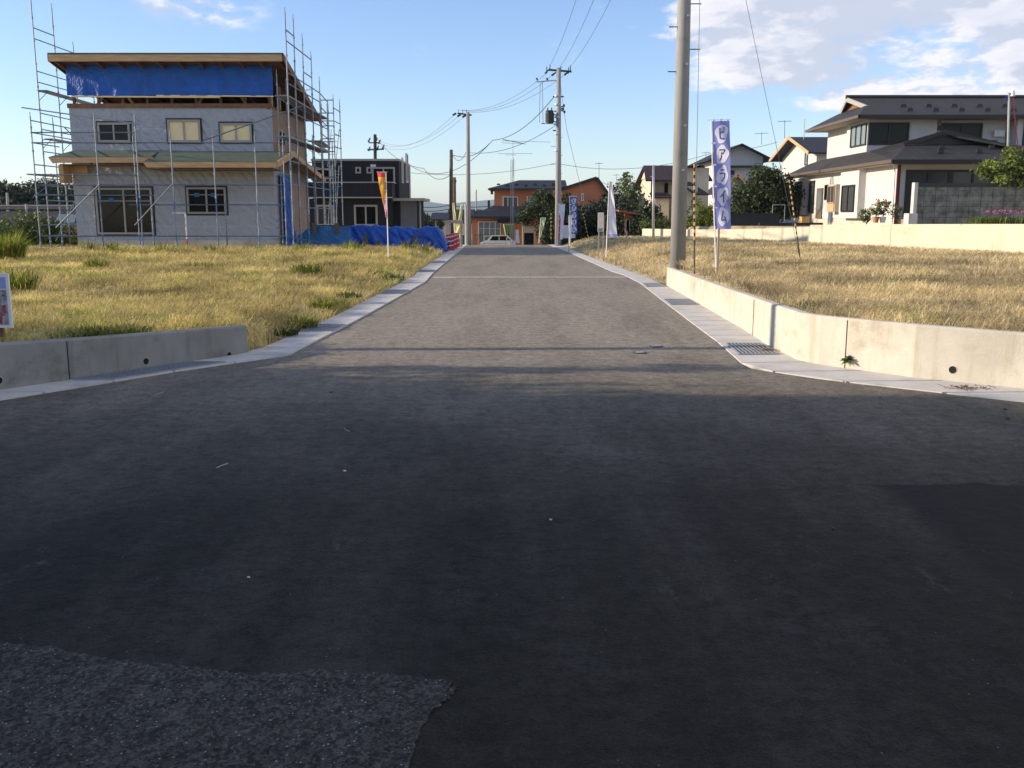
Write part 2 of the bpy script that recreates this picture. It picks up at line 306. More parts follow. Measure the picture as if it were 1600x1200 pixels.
# ------------------------------------------------------------------ mesh builder
def org(o):
    v=Vector((0,0,0))
    while o is not None: v+=o.location; o=o.parent
    return v
class MB:
    def __init__(s): s.v=[]; s.f=[]; s.m=[]
    def add(s,vs,fs,m=0):
        k=len(s.v); s.v+= [tuple(a) for a in vs]; s.f+=[tuple(i+k for i in f) for f in fs]; s.m+=[m]*len(fs); return s
    def box(s,x0,x1,y0,y1,z0,z1,m=0):
        vs=[(x,y,z) for z in (z0,z1) for y in (y0,y1) for x in (x0,x1)]
        return s.add(vs,[(0,2,3,1),(4,5,7,6),(0,1,5,4),(2,6,7,3),(0,4,6,2),(1,3,7,5)],m)
    def poly(s,pts,m=0): return s.add(pts,[tuple(range(len(pts)))],m)
    def prism(s,pts,vec,m=0):
        n=len(pts); vec=Vector(vec); a=[Vector(p) for p in pts]; b=[p+vec for p in a]
        return s.add(a+b,[tuple(range(n-1,-1,-1)),tuple(range(n,2*n))]+[(i,(i+1)%n,n+(i+1)%n,n+i) for i in range(n)],m)
    def tube(s,p0,p1,r0,r1=None,n=8,m=0):
        return s.path([p0,p1],[r0,r0 if r1 is None else r1],n,m)
    def path(s,pts,rs,n=6,m=0):
        pts=[Vector(p) for p in pts]
        if not isinstance(rs,(list,tuple)): rs=[rs]*len(pts)
        vs=[]
        for i,p in enumerate(pts):
            d=(pts[min(i+1,len(pts)-1)]-pts[max(i-1,0)]).normalized()
            a=d.orthogonal().normalized() if i==0 else (a-d*a.dot(d)).normalized()
            b=d.cross(a)
            vs+=[p+(a*math.cos(2*math.pi*k/n)+b*math.sin(2*math.pi*k/n))*rs[i] for k in range(n)]
        fs=[(i*n+k,i*n+(k+1)%n,(i+1)*n+(k+1)%n,(i+1)*n+k) for i in range(len(pts)-1) for k in range(n)]
        fs+=[tuple(range(n-1,-1,-1)),tuple((len(pts)-1)*n+k for k in range(n))]
        return s.add(vs,fs,m)
    def bar(s,p0,p1,w,h,m=0):
        p0,p1=Vector(p0),Vector(p1); d=(p1-p0).normalized(); up=Vector((0,0,1)) if abs(d.z)<.95 else Vector((0,1,0))
        a=d.cross(up).normalized()*w/2; b=a.cross(d).normalized()*h/2
        vs=[p0-a-b,p0+a-b,p0+a+b,p0-a+b,p1-a-b,p1+a-b,p1+a+b,p1-a+b]
        return s.add(vs,[(0,3,2,1),(4,5,6,7),(0,1,5,4),(1,2,6,5),(2,3,7,6),(3,0,4,7)],m)
    def build(s,name,mats,parent=None,smooth=False):
        me=bpy.data.meshes.new(name); o_=org(parent)
        me.from_pydata([(a-o_.x,b-o_.y,c-o_.z) for a,b,c in s.v],[],s.f)
        for mm in (mats if isinstance(mats,(list,tuple)) else [mats]): me.materials.append(M[mm])
        if any(s.m): me.polygons.foreach_set('material_index',s.m)
        if smooth: me.polygons.foreach_set('use_smooth',[True]*len(me.polygons))
        me.update(); o=bpy.data.objects.new(name,me); COL.objects.link(o); o.parent=parent; return o
def tag(o,label,cat,group=None):
    o['label']=label; o['category']=cat
    if group: o['group']=group
    return o
def thing(name,label,cat,loc,group=None):
    o=bpy.data.objects.new(name,None); COL.objects.link(o); o.location=loc; o.empty_display_size=.2
    return tag(o,label,cat,group)
def struct(o,kind='structure'): o['kind']=kind; return o
def np_mesh(name,V,Fc,k,mt,parent=None):
    me=bpy.data.meshes.new(name); nv=len(V); nf=len(Fc)
    o_=org(parent); V=V-np.array(o_)
    me.vertices.add(nv); me.vertices.foreach_set('co',V.astype(np.float32).ravel())
    me.loops.add(nf*k); me.loops.foreach_set('vertex_index',Fc.astype(np.int32).ravel())
    me.polygons.add(nf); me.polygons.foreach_set('loop_start',np.arange(0,nf*k,k,dtype=np.int32))
    me.update(calc_edges=True); me.materials.append(M[mt])
    o=bpy.data.objects.new(name,me); COL.objects.link(o); o.parent=parent; return o
# ------------------------------------------------------------------ terrain
Lin=[(y,x) for x,y in ((-9.3,.6),(-4.48,8.25),(-4.06,8.88),(-3.47,9.82),(-2.85,10.62),(-2.58,10.97),(-2.38,14.81),(-2.18,20.51),(-2.09,23.28),(-2.2,26.9),(-2.34,40.3),(-2.42,50.2),(-2.6,75),(-2.6,90))]
Lout=[(y,x) for x,y in ((-9.9,.6),(-4.75,8.68),(-4.31,9.3),(-3.72,10.2),(-3.12,11.1),(-3.02,11.7),(-2.93,13.2),(-2.84,15.09),(-2.68,21.05),(-2.6,25.49),(-2.68,27.52),(-2.82,40.3),(-2.9,50.2),(-3.1,75),(-3.1,90))]
Rin=[(y,x) for x,y in ((14.2,.6),(4.44,8.16),(3.3,9.12),(2.97,9.44),(2.49,10.07),(2.62,12.09),(2.71,14.62),(2.85,18.18),(3.05,23.06),(3.02,26.04),(2.87,27.52),(2.48,41.66),(2.1,50.2),(2.0,75),(2.0,90))]
Rout=[(y,x) for x,y in ((14.9,.6),(4.78,8.72),(3.97,9.38),(3.5,9.95),(3.14,10.55),(3.17,11.85),(3.26,13.62),(3.39,17.39),(3.52,21.62),(3.5,24.71),(3.4,27.21),(3.05,36.),(2.6,50.2),(2.5,75),(2.5,90))]
def drop(y): return -1.75*sstep(49,98,y)
WB=[(15.23+.2554*28.79*0,28.79)]
def wall_x(y): return 15.23-.2554*(y-28.79)          # white wall line
def gz(x,y):
    xl=interp(Lout,y) if y<90 else -3.1; xr=interp(Rout,y) if y<90 else 2.5
    if y<.6: xl,xr=-9.9,14.9
    z=drop(y)
    if x<xl-.01:
        d=xl-x
        if y<11.5 and d<.38: return -.06
        if y<9: return -.06 if y<4 and d<1 else z+.36
        if y<11.3: h=.29
        else: h=lerp(.29,.16,sstep(11.3,16,y))
        return z+h*sstep(0,1.0 if y>11.3 else .05,d)+.02 + .05*sstep(24,34,y)
    if x>xr+.01:
        d=x-xr
        if (y<10.7 and d<.42) or (y<22.2 and d<.23): return -.06
        h=.45 if y<23 else lerp(.45,.40,sstep(23,30,y))
        ww=.06 if y<22.2 else 2.0
        base=h*sstep(0,ww,d)
        if 24<y<140 and x>wall_x(min(y,52))+.62: return lerp(1.18,.5,sstep(46,75,y))-1.6*sstep(95,140,y)
        return base+z*(1 if x<9 else 1-sstep(9,12,x)*(1-sstep(95,140,y)))+.02
    return z-.06
def grid_sheet(xs,ys,fn,name,mt,bumpy=0):
    V=[(x,y,fn(x,y)+(bumpy*noise.noise(Vector((x*.9,y*.9,0))) if bumpy else 0)) for y in ys for x in xs]
    nx=len(xs); Fc=[(j*nx+i,j*nx+i+1,(j+1)*nx+i+1,(j+1)*nx+i) for j in range(len(ys)-1) for i in range(nx-1)]
    b=MB(); b.add(V,Fc); return b.build(name,mt,None,True)
ys=list(np.arange(-40,0,8.))+list(np.arange(0,8,.5))+list(np.arange(8,30,.25))+list(np.arange(30,60,.75))+list(np.arange(60,160,4))+[200,300,500,900,1500,2500,4000,6500,9500]
xs=[-9000,-4000,-1500,-600,-250,-120,-70,-45,-32]+list(np.arange(-26,-8,1.))+list(np.arange(-8,8,.2))+list(np.arange(8,26,.5))+[30,40,60,110,250,600,1500,4000,9000]
struct(grid_sheet(xs,ys,lambda x,y:gz(x,y)-(.10 if x<interp(Lin,min(y,90)) or x>interp(Rin,min(y,90)) else .03),'ground','soil',.02))
# road sheet
def strip(name,mt,la,lb,y0,y1,zoff,n=1,step=.25,kind='structure',thick=0):
    b=MB(); yy=list(np.arange(y0,y1,step))+[y1]; rows=[]
    for y in yy: rows.append([(lerp(interp(la,y),interp(lb,y),k/n),y,drop(y)+zoff) for k in range(n+1)])
    V=[p for r in rows for p in r]; k=n+1
    b.add(V,[(j*k+i,j*k+i+1,(j+1)*k+i+1,(j+1)*k+i) for j in range(len(yy)-1) for i in range(n)])
    if thick:
        for side in (0,n):
            pts=[r[side] for r in rows]
            V2=pts+[(x,y,z-thick) for x,y,z in pts]; m=len(pts)
            b.add(V2,[(i,i+1,m+i+1,m+i) for i in range(m-1)])
    o=b.build(name,mt,None); o['kind']=kind; return o
b=MB(); b.poly([(-60,-25,0),(60,-25,0),(60,.6,0),(-60,.6,0)]); struct(b.build('street','asphalt_new'))
strip('road','asphalt_new',Lin,Rin,.6,90,0.0,4)
b=MB(); b.poly([(-40,90,-1.62),(40,90,-1.62),(40,94,-1.62),(-40,94,-1.62)]); struct(b.build('cross_road','asphalt_new'))
# gutters: concrete slabs with joints
def gutter(name,la,lb,y0,y1,slab):
    b=MB(); y=y0
    while y<y1:
        s_=slab if y<30 else slab*4
        e=min(y+s_-.026,y1); ns=max(1,int((e-y)/.3)); st=[lerp(y,e,i/ns) for i in range(ns+1)]
        A=[(interp(la,t),t,drop(t)+.012) for t in st]; Bq=[(interp(lb,t),t,drop(t)+.018) for t in st]; m=len(st)
        A2=[(x,q,z-.09) for x,q,z in A]; B2=[(x,q,z-.09) for x,q,z in Bq]
        V=A+Bq+A2+B2
        fs=[(i,i+1,m+i+1,m+i) for i in range(m-1)]+[(i,i+1,2*m+i+1,2*m+i) for i in range(m-1)]+[(m+i,m+i+1,3*m+i+1,3*m+i) for i in range(m-1)]
        fs+=[(0,m,3*m,2*m),(m-1,2*m-1,4*m-1,3*m-1)]
        b.add(V,fs); y+=s_
    return struct(b.build(name,'gutter_concrete'))
gutter('left_gutter',Lout,Lin,2,75,.6); gutter('right_gutter',Rin,Rout,2,75,.6)
# concrete channel across the lane
b=MB()
for i in range(8):
    x0=lerp(-2.05,3.02,i/8); x1=lerp(-2.05,3.02,(i+1)/8)-.015
    b.box(x0,x1,25.1-.17 if i==0 else 25.1-.05,25.1+.12,-.05,.010)
struct(b.build('cross_channel','gutter_concrete'))
# old rough asphalt and fresh patch (sheets 4 mm up)
def patch(name,pts,mt,z=.004):
    b=MB(); P=[G(x,y,z) for x,y in pts]; b.poly(P); return struct(b.build(name,mt))
edge=[(-600,940),(-200,975),(0,1004),(70,1010),(150,1026),(215,1034),(300,1040),(360,1049),(430,1052),(490,1047),(560,1050),(640,1055),(700,1064),(716,1070),(704,1088),(680,1106),(662,1132),(648,1165),(634,1210),(600,1330),(560,1500),(-600,1500)]
e2=[]
for i,(p,q) in enumerate(zip(edge,edge[1:]+edge[:1])):
    n_=9 if 2<=i<=18 else 1
    for k in range(n_):
        t=k/n_; e2.append((lerp(p[0],q[0],t)+(random.uniform(-3,3) if n_>1 else 0),lerp(p[1],q[1],t)+(random.uniform(-2.6,2.6) if n_>1 else 0)))
patch('old_road',e2,'asphalt_old')
pj=[(1358,736),(1395,738),(1440,737),(1500,740),(1600,742),(2000,752),(2400,1100),(1900,1100),(1620,905),(1560,890),(1500,862),(1450,825),(1410,785),(1385,762)]
e3=[]
for i,(p,q) in enumerate(zip(pj,pj[1:]+pj[:1])):
    for k in range(8): e3.append((lerp(p[0],q[0],k/8)+random.uniform(-4,4),lerp(p[1],q[1],k/8)+random.uniform(-.8,.8)))

# ------------------------------------------------------------------ low retaining walls
def wall_run(name,label,base,tops,th,mt,cat='wall',holes=(),z0=-.1,joints=()):
    """base: near-face foot points; tops: heights; thickness to the far side (+n)"""
    root=thing(name,label,cat,(base[0][0],base[0][1],0))
    b=MB(); n=len(base); nrm=[]
    for i in range(n):
        a=Vector(base[max(i-1,0)][:2]); c=Vector(base[min(i+1,n-1)][:2]); d=(c-a).normalized(); nrm.append(Vector((-d.y,d.x)))
    near=[Vector((p[0],p[1],0)) for p in base]; far=[Vector((p[0]+k.x*th,p[1]+k.y*th,0)) for p,k in zip(base,nrm)]
    ch=.02
    V=[]
    for p,q,k,t in zip(near,far,nrm,tops):
        kk=Vector((k.x,k.y,0))
        V+=[(p.x,p.y,z0),(p.x,p.y,t-ch),(p.x+kk.x*ch,p.y+kk.y*ch,t),(q.x-kk.x*ch,q.y-kk.y*ch,t),(q.x,q.y,t-ch),(q.x,q.y,z0)]
    fs=[(i*6+j,i*6+j+1,(i+1)*6+j+1,(i+1)*6+j) for i in range(n-1) for j in range(5)]+[(0,1,2,3,4,5),tuple((n-1)*6+j for j in range(5,-1,-1))]
    b.add(V,fs); b.build('wall_body',mt,root)
    for (t,z,r) in holes:         # weep holes: dark pipe with a thin lip
        i=min(int(t),n-2); f_=t-i; p=near[i].lerp(near[i+1],f_); k=Vector((nrm[i].x,nrm[i].y,0)) if i+1>=n else (Vector((nrm[i].x,nrm[i].y,0)))
        d=(near[i+1]-near[i]).normalized(); k=Vector((-d.y,d.x,0)); c=p+Vector((0,0,z))
        h=MB(); h.tube(c-k*.004,c+k*.02,r,r,20); h.build('weep_hole','void',root)
        h=MB(); a_=[]; ring=[]
        for q in range(20):
            an=2*math.pi*q/20
            for rr,kk in ((r,.007),(r*1.12,.005)): ring.append(c-k*kk+d*math.cos(an)*rr+Vector((0,0,1))*math.sin(an)*rr)
        h.add(ring,[(2*q,2*q+1,(2*q+3)%40,(2*q+2)%40) for q in range(20)]); h.build('hole_rim','concrete',root)
    for t in joints:
        i=min(int(t),n-2); f_=t-i; p=near[i].lerp(near[i+1],f_); d=(near[i+1]-near[i]).normalized(); k=Vector((-d.y,d.x,0)); zt=lerp(tops[i],tops[i+1],f_)
        h=MB(); h.bar(p-k*.002+Vector((0,0,.02)),p-k*.002+Vector((0,0,zt-.02)),.008,.008); h.build('wall_joint','dark_metal',root)
    return root
lw=[(-8.6,2.6),(-4.75,8.68),(-4.31,9.3),(-3.72,10.2),(-3.10,11.17)]
wall_run('retaining_wall','low grey concrete retaining wall in shade left of the junction, grass behind it',[p for p in lw],[.42,.44,.41,.37,.33],.13,'concrete_shaded',
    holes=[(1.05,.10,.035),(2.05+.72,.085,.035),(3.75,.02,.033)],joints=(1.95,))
# right wall, far end first so that its thickness goes to the field side
rw=[(14.9,.7),(4.78,8.72),(3.97,9.38),(3.5,9.95),(3.30,10.22),(3.165,10.55),(3.17,11.85),(3.26,13.62),(3.39,17.39),(3.53,22.0)]
rw2=list(reversed(rw))
wall_run('retaining_wall','long pale sunlit concrete retaining wall right of the road, bending round the corner',rw2,[.43,.46,.5,.53,.54,.54,.54,.54,.53,.5],.13,'concrete',
    holes=[(7.35,.13,.036),(6.06,.13,.03),(8.35,.14,.036)],joints=(5.97,2.5))
# white wall under the houses
wy=[24,28.79,33,37,40.2,40.25,44,48,52,58]
ww_=[(wall_x(y),y) for y in reversed(wy)]
wt=[1.34,1.34,1.3,1.25,1.2,1.12,1.0,.9,.85,.8][::-1]
wall_run('boundary_wall','long smooth cream boundary wall along the far side of the right lot, below the houses',ww_,wt,.18,'cream_wall',z0=.1,joints=(8.4,6.5,4.2))
# small bench of concrete left rear
b0=G(-160,398,.25); 
r_=thing('low_wall','low grey concrete wall at far left edge beside the scaffolding, under green shrubs','wall',(-24,37,.1))
b=MB(); b.box(-30,Q(113,392,37.2).x,37.1,37.3,-.1,.33); b.build('wall_body','concrete',r_)
b=MB(); b.box(-30,Q(113,392,37.2).x,37.07,37.33,.33,.37); b.build('wall_cap','gutter_concrete',r_)
# ------------------------------------------------------------------ drain grates, valve covers
def grate(la,lb,y0,y1,inset,label,nb=9,along=False,bw=.022):
    b=MB(); A=lambda y:(interp(la,y),interp(lb,y)); z=.022+drop(y0)
    def pt(s,t,zz=z):
        y=lerp(y0,y1,t); a,c=A(y); return Vector((lerp(a,c,lerp(inset,1-inset,s)),y,zz))
    b.poly([pt(0,0,z-.002),pt(1,0,z-.002),pt(1,1,z-.002),pt(0,1,z-.002)],1)
    for p,q in ((pt(0,0),pt(0,1)),(pt(1,0),pt(1,1)),(pt(0,0),pt(1,0)),(pt(0,1),pt(1,1))): b.bar(p,q,.022,.016)
    for i in range(1,nb):
        t=i/nb
        if along: b.bar(pt(t,0),pt(t,1),bw,.014)
        else: b.bar(pt(0,t),pt(1,t),bw,.014)
    for k in range(1,4):
        t=k/4
        if along: b.bar(pt(0,t),pt(1,t),.007,.010)
        else: b.bar(pt(t,0),pt(t,1),.007,.010)
    o=b.build('drain_grate',['grate_steel','grate_pit']); return tag(o,label,'drain grate','steel grates in the roadside gutters')
grate(Lout,Lin,9.25,10.35,.12,'long steel drain grate in the gutter below the shaded left retaining wall',22,False,.014)
grate(Lout,Lin,13.2,14.0,.05,'steel drain grate in left gutter beside a green weed tuft',8,True)
grate(Lout,Lin,19.6,20.6,.05,'steel drain grate in left gutter just before the cross channel',8,True)
grate(Lout,Lin,27.2,28.2,.05,'steel drain grate in left gutter just beyond the cross channel',8,True)
grate(Lout,Lin,32.5,33.5,.05,'farthest steel drain grate in left gutter near the blue tarpaulin',8,True)
grate(Rin,Rout,10.95,11.9,.13,'nearest steel drain grate in right gutter at the wall bend, dry leaves on it',9,True)
grate(Rin,Rout,17.2,18.3,.08,'steel drain grate halfway along the right retaining wall',9,True)
grate(Rin,Rout,21.6,22.6,.08,'steel drain grate at the far end of the right retaining wall',9,True)
for px,py,lb in ((1000,551,'small round blue grey valve cover in the asphalt, nearer of two'),(1025,541,'small round blue grey valve cover in the asphalt, farther of two')):
    p=G(px,py,.004); t=thing('valve_cover',lb,'valve cover',p,'valve covers in the road')
    b=MB(); b.tube(p,p+Vector((0,0,.006)),.085,.08,20); b.build('rim','dark_metal',t)
    b=MB(); b.tube(p+Vector((0,0,.004)),p+Vector((0,0,.010)),.06,.055,20); b.build('lid','pale_blue_wall',t)
# ------------------------------------------------------------------ grass on both lots
def blades(n,xr,yr,hf,wf,mt,name,lie=.3,power=1.6,excl=None,hmax=1.,seed=0):
    rg=np.random.default_rng(seed)
    u=rg.random(n*2); a=1-power
    y=(yr[0]**a+u*(yr[1]**a-yr[0]**a))**(1/a); x=rg.uniform(xr[0],xr[1],n*2)
    ok=np.array([excl(p,q) for p,q in zip(x,y)]); x=x[ok][:n]; y=y[ok][:n]; m=len(x)
    dens=np.array([.5+.9*noise.noise(Vector((p*.55,q*.55,9)))+.7*noise.noise(Vector((p*1.9,q*1.9,2))) for p,q in zip(x,y)])
    keep=rg.random(m)<np.clip(.22+dens*1.5,.03,1); x=x[keep]; y=y[keep]; m=len(x)
    z=np.array([gz(p+(.3 if p>0 else -.3)*(q<12),q) for p,q in zip(x,y)])-.09
    clump=np.array([noise.noise(Vector((p*1.1,q*1.1,3)))+.6*noise.noise(Vector((p*3.1,q*3.1,7))) for p,q in zip(x,y)])
    h=hf(x,y)*(.35+.9*rg.random(m)**1.5)*(1+.5*np.clip(clump,-.8,1))+.09
    az=rg.random(m)*2*np.pi; flat=rg.random(m)<lie
    tilt=np.where(flat,rg.uniform(1.2,1.55,m),rg.uniform(.1,1.0,m)); 
    h=np.where(flat,h*1.15+.14*rg.random(m),h)
    w_=wf(y)*(.45+.7*rg.random(m))
    dx,dy=np.cos(az),np.sin(az); sx,sy=-dy,dx
    z=np.where(flat,z+.085+rg.random(m)*.05,z)
    b0=np.stack([x-sx*w_/2,y-sy*w_/2,z],1); b1=np.stack([x+sx*w_/2,y+sy*w_/2,z],1)
    mid=np.stack([x+dx*h*.5*np.sin(tilt*.6),y+dy*h*.5*np.sin(tilt*.6),z+h*.55*np.cos(tilt*.6)],1)
    m0=mid-np.stack([sx,sy,sx*0],1)*w_[:,None]*.4; m1=mid+np.stack([sx,sy,sx*0],1)*w_[:,None]*.4
    tip=np.stack([x+dx*h*np.sin(tilt),y+dy*h*np.sin(tilt),z+h*(.55*np.cos(tilt*.6)+.45*np.cos(tilt*1.15))],1)
    V=np.stack([b0,b1,m1,m0,tip],1).reshape(-1,3); k=np.arange(m)*5
    F_=np.concatenate([np.stack([k,k+1,k+2],1),np.stack([k,k+2,k+3],1),np.stack([k+3,k+2,k+4],1)])
    o=np_mesh(name,V,F_,3,mt); o['kind']='stuff'; o['category']='grass'; return o
def in_left(x,y):
    if y<9 or y>40.5: return False
    xl=interp(Lout,y)-.02-(0.16 if y<11.3 else 0)
    if x>xl or x<-.62*y-1: return False
    if y>40 : return False
    if -6.35<x<-5.0 and 15<y<16.2: pass
    # bare sandy patch near the corner
    return not ((x+9.4)**2/7.5+(y-18.4)**2/.9<1 and random.random()<.93)
def in_right(x,y):
    if y<8.8 or y>52: return False
    xr=interp(Rout,y)+.15*(y<22)+.02
    if x<xr or x>.62*y+1.5: return False
    if y>24 and x>wall_x(y)-.05: return False
    return True
def hl(x,y):
    return .085+.05*np.clip((y-26)/8,0,1)+.10*np.exp(-((y-37.5)/2.5)**2)
o=blades(210000,(-26,-2.4),(9,40.5),hl,lambda y:.004+.00042*y,'grass_left','grass',.68,1.7,in_left,seed=3); o['label']='dry yellow green grass and weeds covering the left lot'
o=blades(240000,(3,32),(8.8,52),lambda x,y:.035+.02*np.clip((y-20)/20,0,1),lambda y:.004+.00042*y,'grass_right','grass',.93,1.7,in_right,seed=5); o['label']='mown straw coloured grass covering the right lot'
def sparse(f,thr,sc_):
    return lambda x,y: f(x,y) and noise.noise(Vector((x*sc_,y*sc_,21)))>thr
o=blades(26000,(-26,-2.4),(9.5,40.3),lambda x,y:.17+0*x,lambda y:.006+.0005*y,'weed','weeds_left',.05,1.5,sparse(in_left,.30,1.3),seed=13); o['label']='scattered taller green and yellow weeds over the left lot'
o=blades(9000,(3,32),(9.5,50),lambda x,y:.09+0*x,lambda y:.006+.0005*y,'weed','weeds_right',.2,1.5,sparse(in_right,.42,1.0),seed=14); o['label']='scattered green weeds poking through the mown straw of the right lot'
# verge: a few green weed tufts
def tuft(p,r,h,n,mt,label,cat='weed',name='weed_tuft',group='green weed tufts along the gutters and lots',spread=.9,lw_=.02):
    rg=np.random.default_rng(int(abs(p[0]*977+p[1]*131))%99991)
    a=rg.random(n)*2*np.pi; rr=r*np.sqrt(rg.random(n))*.6; x=p[0]+np.cos(a)*rr; y=p[1]+np.sin(a)*rr; z=np.full(n,p[2]-.03)
    hh=h*(.5+.5*rg.random(n)); til=rg.uniform(.05,spread,n)+rr/r*.5; az=a+rg.normal(0,.7,n); w_=lw_*(.6+.7*rg.random(n))
    dx,dy=np.cos(az),np.sin(az); s=np.stack([-dy,dx,dx*0],1)*w_[:,None]/2
    b=np.stack([x,y,z],1); m_=b+np.stack([dx*np.sin(til*.5)*hh*.55,dy*np.sin(til*.5)*hh*.55,np.cos(til*.5)*hh*.55],1)
    t=b+np.stack([dx*np.sin(til)*hh,dy*np.sin(til)*hh,np.cos(til)*hh*.95],1)
    V=np.stack([b-s*.6,b+s*.6,m_+s,m_-s,t],1).reshape(-1,3); k=np.arange(n)*5
    F_=np.concatenate([np.stack([k,k+1,k+2],1),np.stack([k,k+2,k+3],1),np.stack([k+3,k+2,k+4],1)])
    return tag(np_mesh(name,V,F_,3,mt),label,cat,group)
for px,py,z,r,h,mt,lb in ((470,512,.02,.35,.30,'weed','bright green weed tuft spilling beside the nearest left lot grate'),
    (445,520,.05,.3,.16,'leaf_mid','low leafy green weed at the left gutter edge before the grate'),
    (613,436,.1,.5,.22,'leaf_mid','dark green leafy weed at left gutter below the orange flag'),
    (590,430,.15,.5,.25,'weed','pale green weed clump beside the dark leafy one below the orange flag'),
    (545,462,.15,.4,.14,'leaf_mid','small green weed on bare soil halfway along the left gutter'),
    (505,478,.15,.4,.2,'weed','spiky yellow green weed near the middle of the left gutter'),
    (130,520,.40,.6,.13,'weed','bright green grass patch behind the left retaining wall'),
    (190,516,.38,.5,.12,'weed','lime green grass patch towards the end of the left retaining wall'),
    (1216,432,.45,.6,.12,'weed','green patch in straw right of the pole'),
    (1390,440,.45,.6,.10,'weed','green weeds in the middle of the right straw lot'),
    (1270,478,.47,.3,.14,'leaf_mid','green weed just behind the right wall corner'),
    (1450,428,.45,.7,.10,'weed','green weed strip well out in the right straw lot'),
    (30,450,.3,.5,.55,'weed','tall yellow green weed behind the cut off notice board'),
    (150,415,.3,.5,.3,'weed','yellow green weed clump in front of the wrapped house, left'),
    (480,425,.3,.6,.35,'weed','yellow green weed clump in the dry left lot near the house corner'),
    ):
    tuft(G(px,py,z),r,h,170,mt,lb)
def wall_weed():
    a=Vector((3.5,9.95,0)); b_=Vector((3.97,9.38,0)); c=a.lerp(b_,.06); k=Vector((-(b_-a).y,(b_-a).x,0)).normalized(); c=c-k*.03; c.z=.12; rg=np.random.default_rng(4); b=MB()
    for i in range(60):
        d=Vector((rg.normal(),rg.normal(),rg.normal()*.8+.1)).normalized(); d=d-k*abs(d.dot(k))*1.2; l=rg.uniform(.03,.075); s=d.orthogonal().normalized()*.008; e=c+d*l+Vector((0,0,-.01)); m_=c.lerp(e,.6)
        b.poly([c,m_+s,e,m_-s])
    tag(b.build('weed_tuft','leaf_mid'),'small green weed sprouting from a weep hole in the right wall','weed','green weed tufts along the gutters and lots')
wall_weed()
# dry litter by the right gutter
def litter(px,py,n,r,label):
    c=G(px,py,.02); b=MB()
    for i in range(n):
        a=random.random()*6.28; q=c+Vector((random.gauss(0,r),random.gauss(0,r*.4),random.random()*.02)); l=random.uniform(.02,.07)
        b.bar(q,q+Vector((math.cos(a)*l,math.sin(a)*l,random.uniform(0,.015))),.006,.004)
    o=b.build('leaf_litter','timber_dark'); o['kind']='stuff'; o['label']=label; o['category']='litter'
litter(1510,607,60,.09,'dry straw litter below the weep hole on the right gutter'); litter(1200,548,50,.06,'dry straw litter against the wall at the right grate')
# pebbles and twigs on the asphalt
for px,py,s_,lb in ((1322,598,.016,'small grey pebble at the right gutter edge, nearer the wall corner'),(1575,655,.02,'dark pebble on asphalt at the right edge'),(1570,640,.02,'dark pebble just above another at the right edge'),
    (538,737,.012,'dark pebble on the asphalt near the pale twig'),(388,903,.008,'tiny pale pebble on dark asphalt left of centre'),(860,813,.009,'tiny tan pebble on asphalt near the centre'),(518,614,.014,'dark pebble in the wire shadow on the asphalt'),(1302,827,.01,'tiny pebble right of centre on dark asphalt')):
    p=G(px,py,.0); b=MB(); bm=bmesh.new(); bmesh.ops.create_icosphere(bm,subdivisions=2,radius=s_)
    vs=[(p.x+v.co.x*(1+.3*noise.noise(v.co*60)),p.y+v.co.y*.8,p.z+s_*.45+v.co.z*.6) for v in bm.verts]; fs=[tuple(q.index for q in f.verts) for f in bm.faces]; bm.free()
    b.add(vs,fs); tag(b.build('pebble','concrete' if 'pale' in lb or 'tan' in lb or 'grey' in lb else 'bark',None,True),lb,'pebble','pebbles on the asphalt')
for pts,lb in (([(538,669),(541,672),(546,674)],'curved pale twig on the asphalt left of centre'),([(338,731),(347,727),(356,724)],'thin pale twig on the shaded asphalt at left'),([(232,614),(240,619),(256,612)],'pale twig near the left grate')):
    b=MB(); b.path([G(x,y,.006) for x,y in pts],.0028,5); tag(b.build('twig','wood_stake'),lb,'twig','twigs on the asphalt')
# ------------------------------------------------------------------ windows, roofs
def window(parent,O,Rv,Nv,w,h,fr='frame_grey',gl='glass_dark',mull=1,fw=.06,rails=0,dep=.06,label=None):
    """O lower-left corner on the wall, Rv right along the wall, Nv outward"""
    O,Rv,Nv=Vector(O),Vector(Rv),Vector(Nv); U=Vector((0,0,1)); b=MB()
    def bar(a,c,wd):
        b.bar(a+Nv*dep/2,c+Nv*dep/2,wd if abs((c-a).z)>.01 else dep,dep if abs((c-a).z)>.01 else wd)
    bar(O+U*fw/2,O+Rv*w+U*fw/2,fw); bar(O+U*(h-fw/2),O+Rv*w+U*(h-fw/2),fw)
    e=fw+.001
    bar(O+Rv*fw/2+U*e,O+Rv*fw/2+U*(h-e),fw); bar(O+Rv*(w-fw/2)+U*e,O+Rv*(w-fw/2)+U*(h-e),fw)
    for i in range(1,mull+1):
        t=w*i/(mull+1); bar(O+Rv*t+U*e,O+Rv*t+U*(h-e),fw*.8)
    for i in range(rails):
        z=h*.72 if rails==1 else h*(i+1)/(rails+1); c=O+U*z+Nv*.012; b.bar(c+Rv*fw*1.1,c+Rv*(w-fw*1.1),.03,.035)
    wo=b.build('window',fr,parent)
    if label: wo['label']=label
    p=MB(); q=O+Nv*.018; p.poly([q+Rv*.02+U*.02,q+Rv*(w-.02)+U*.02,q+Rv*(w-.02)+U*(h-.02),q+Rv*.02+U*(h-.02)]); p.build('pane',gl,wo)
    return wo
FX=Vector((1,0,0)); NY=Vector((0,-1,0))
def win_front(parent,x0,x1,z0,z1,y,**k): return window(parent,(x0,y,z0),FX,NY,x1-x0,z1-z0,**k)
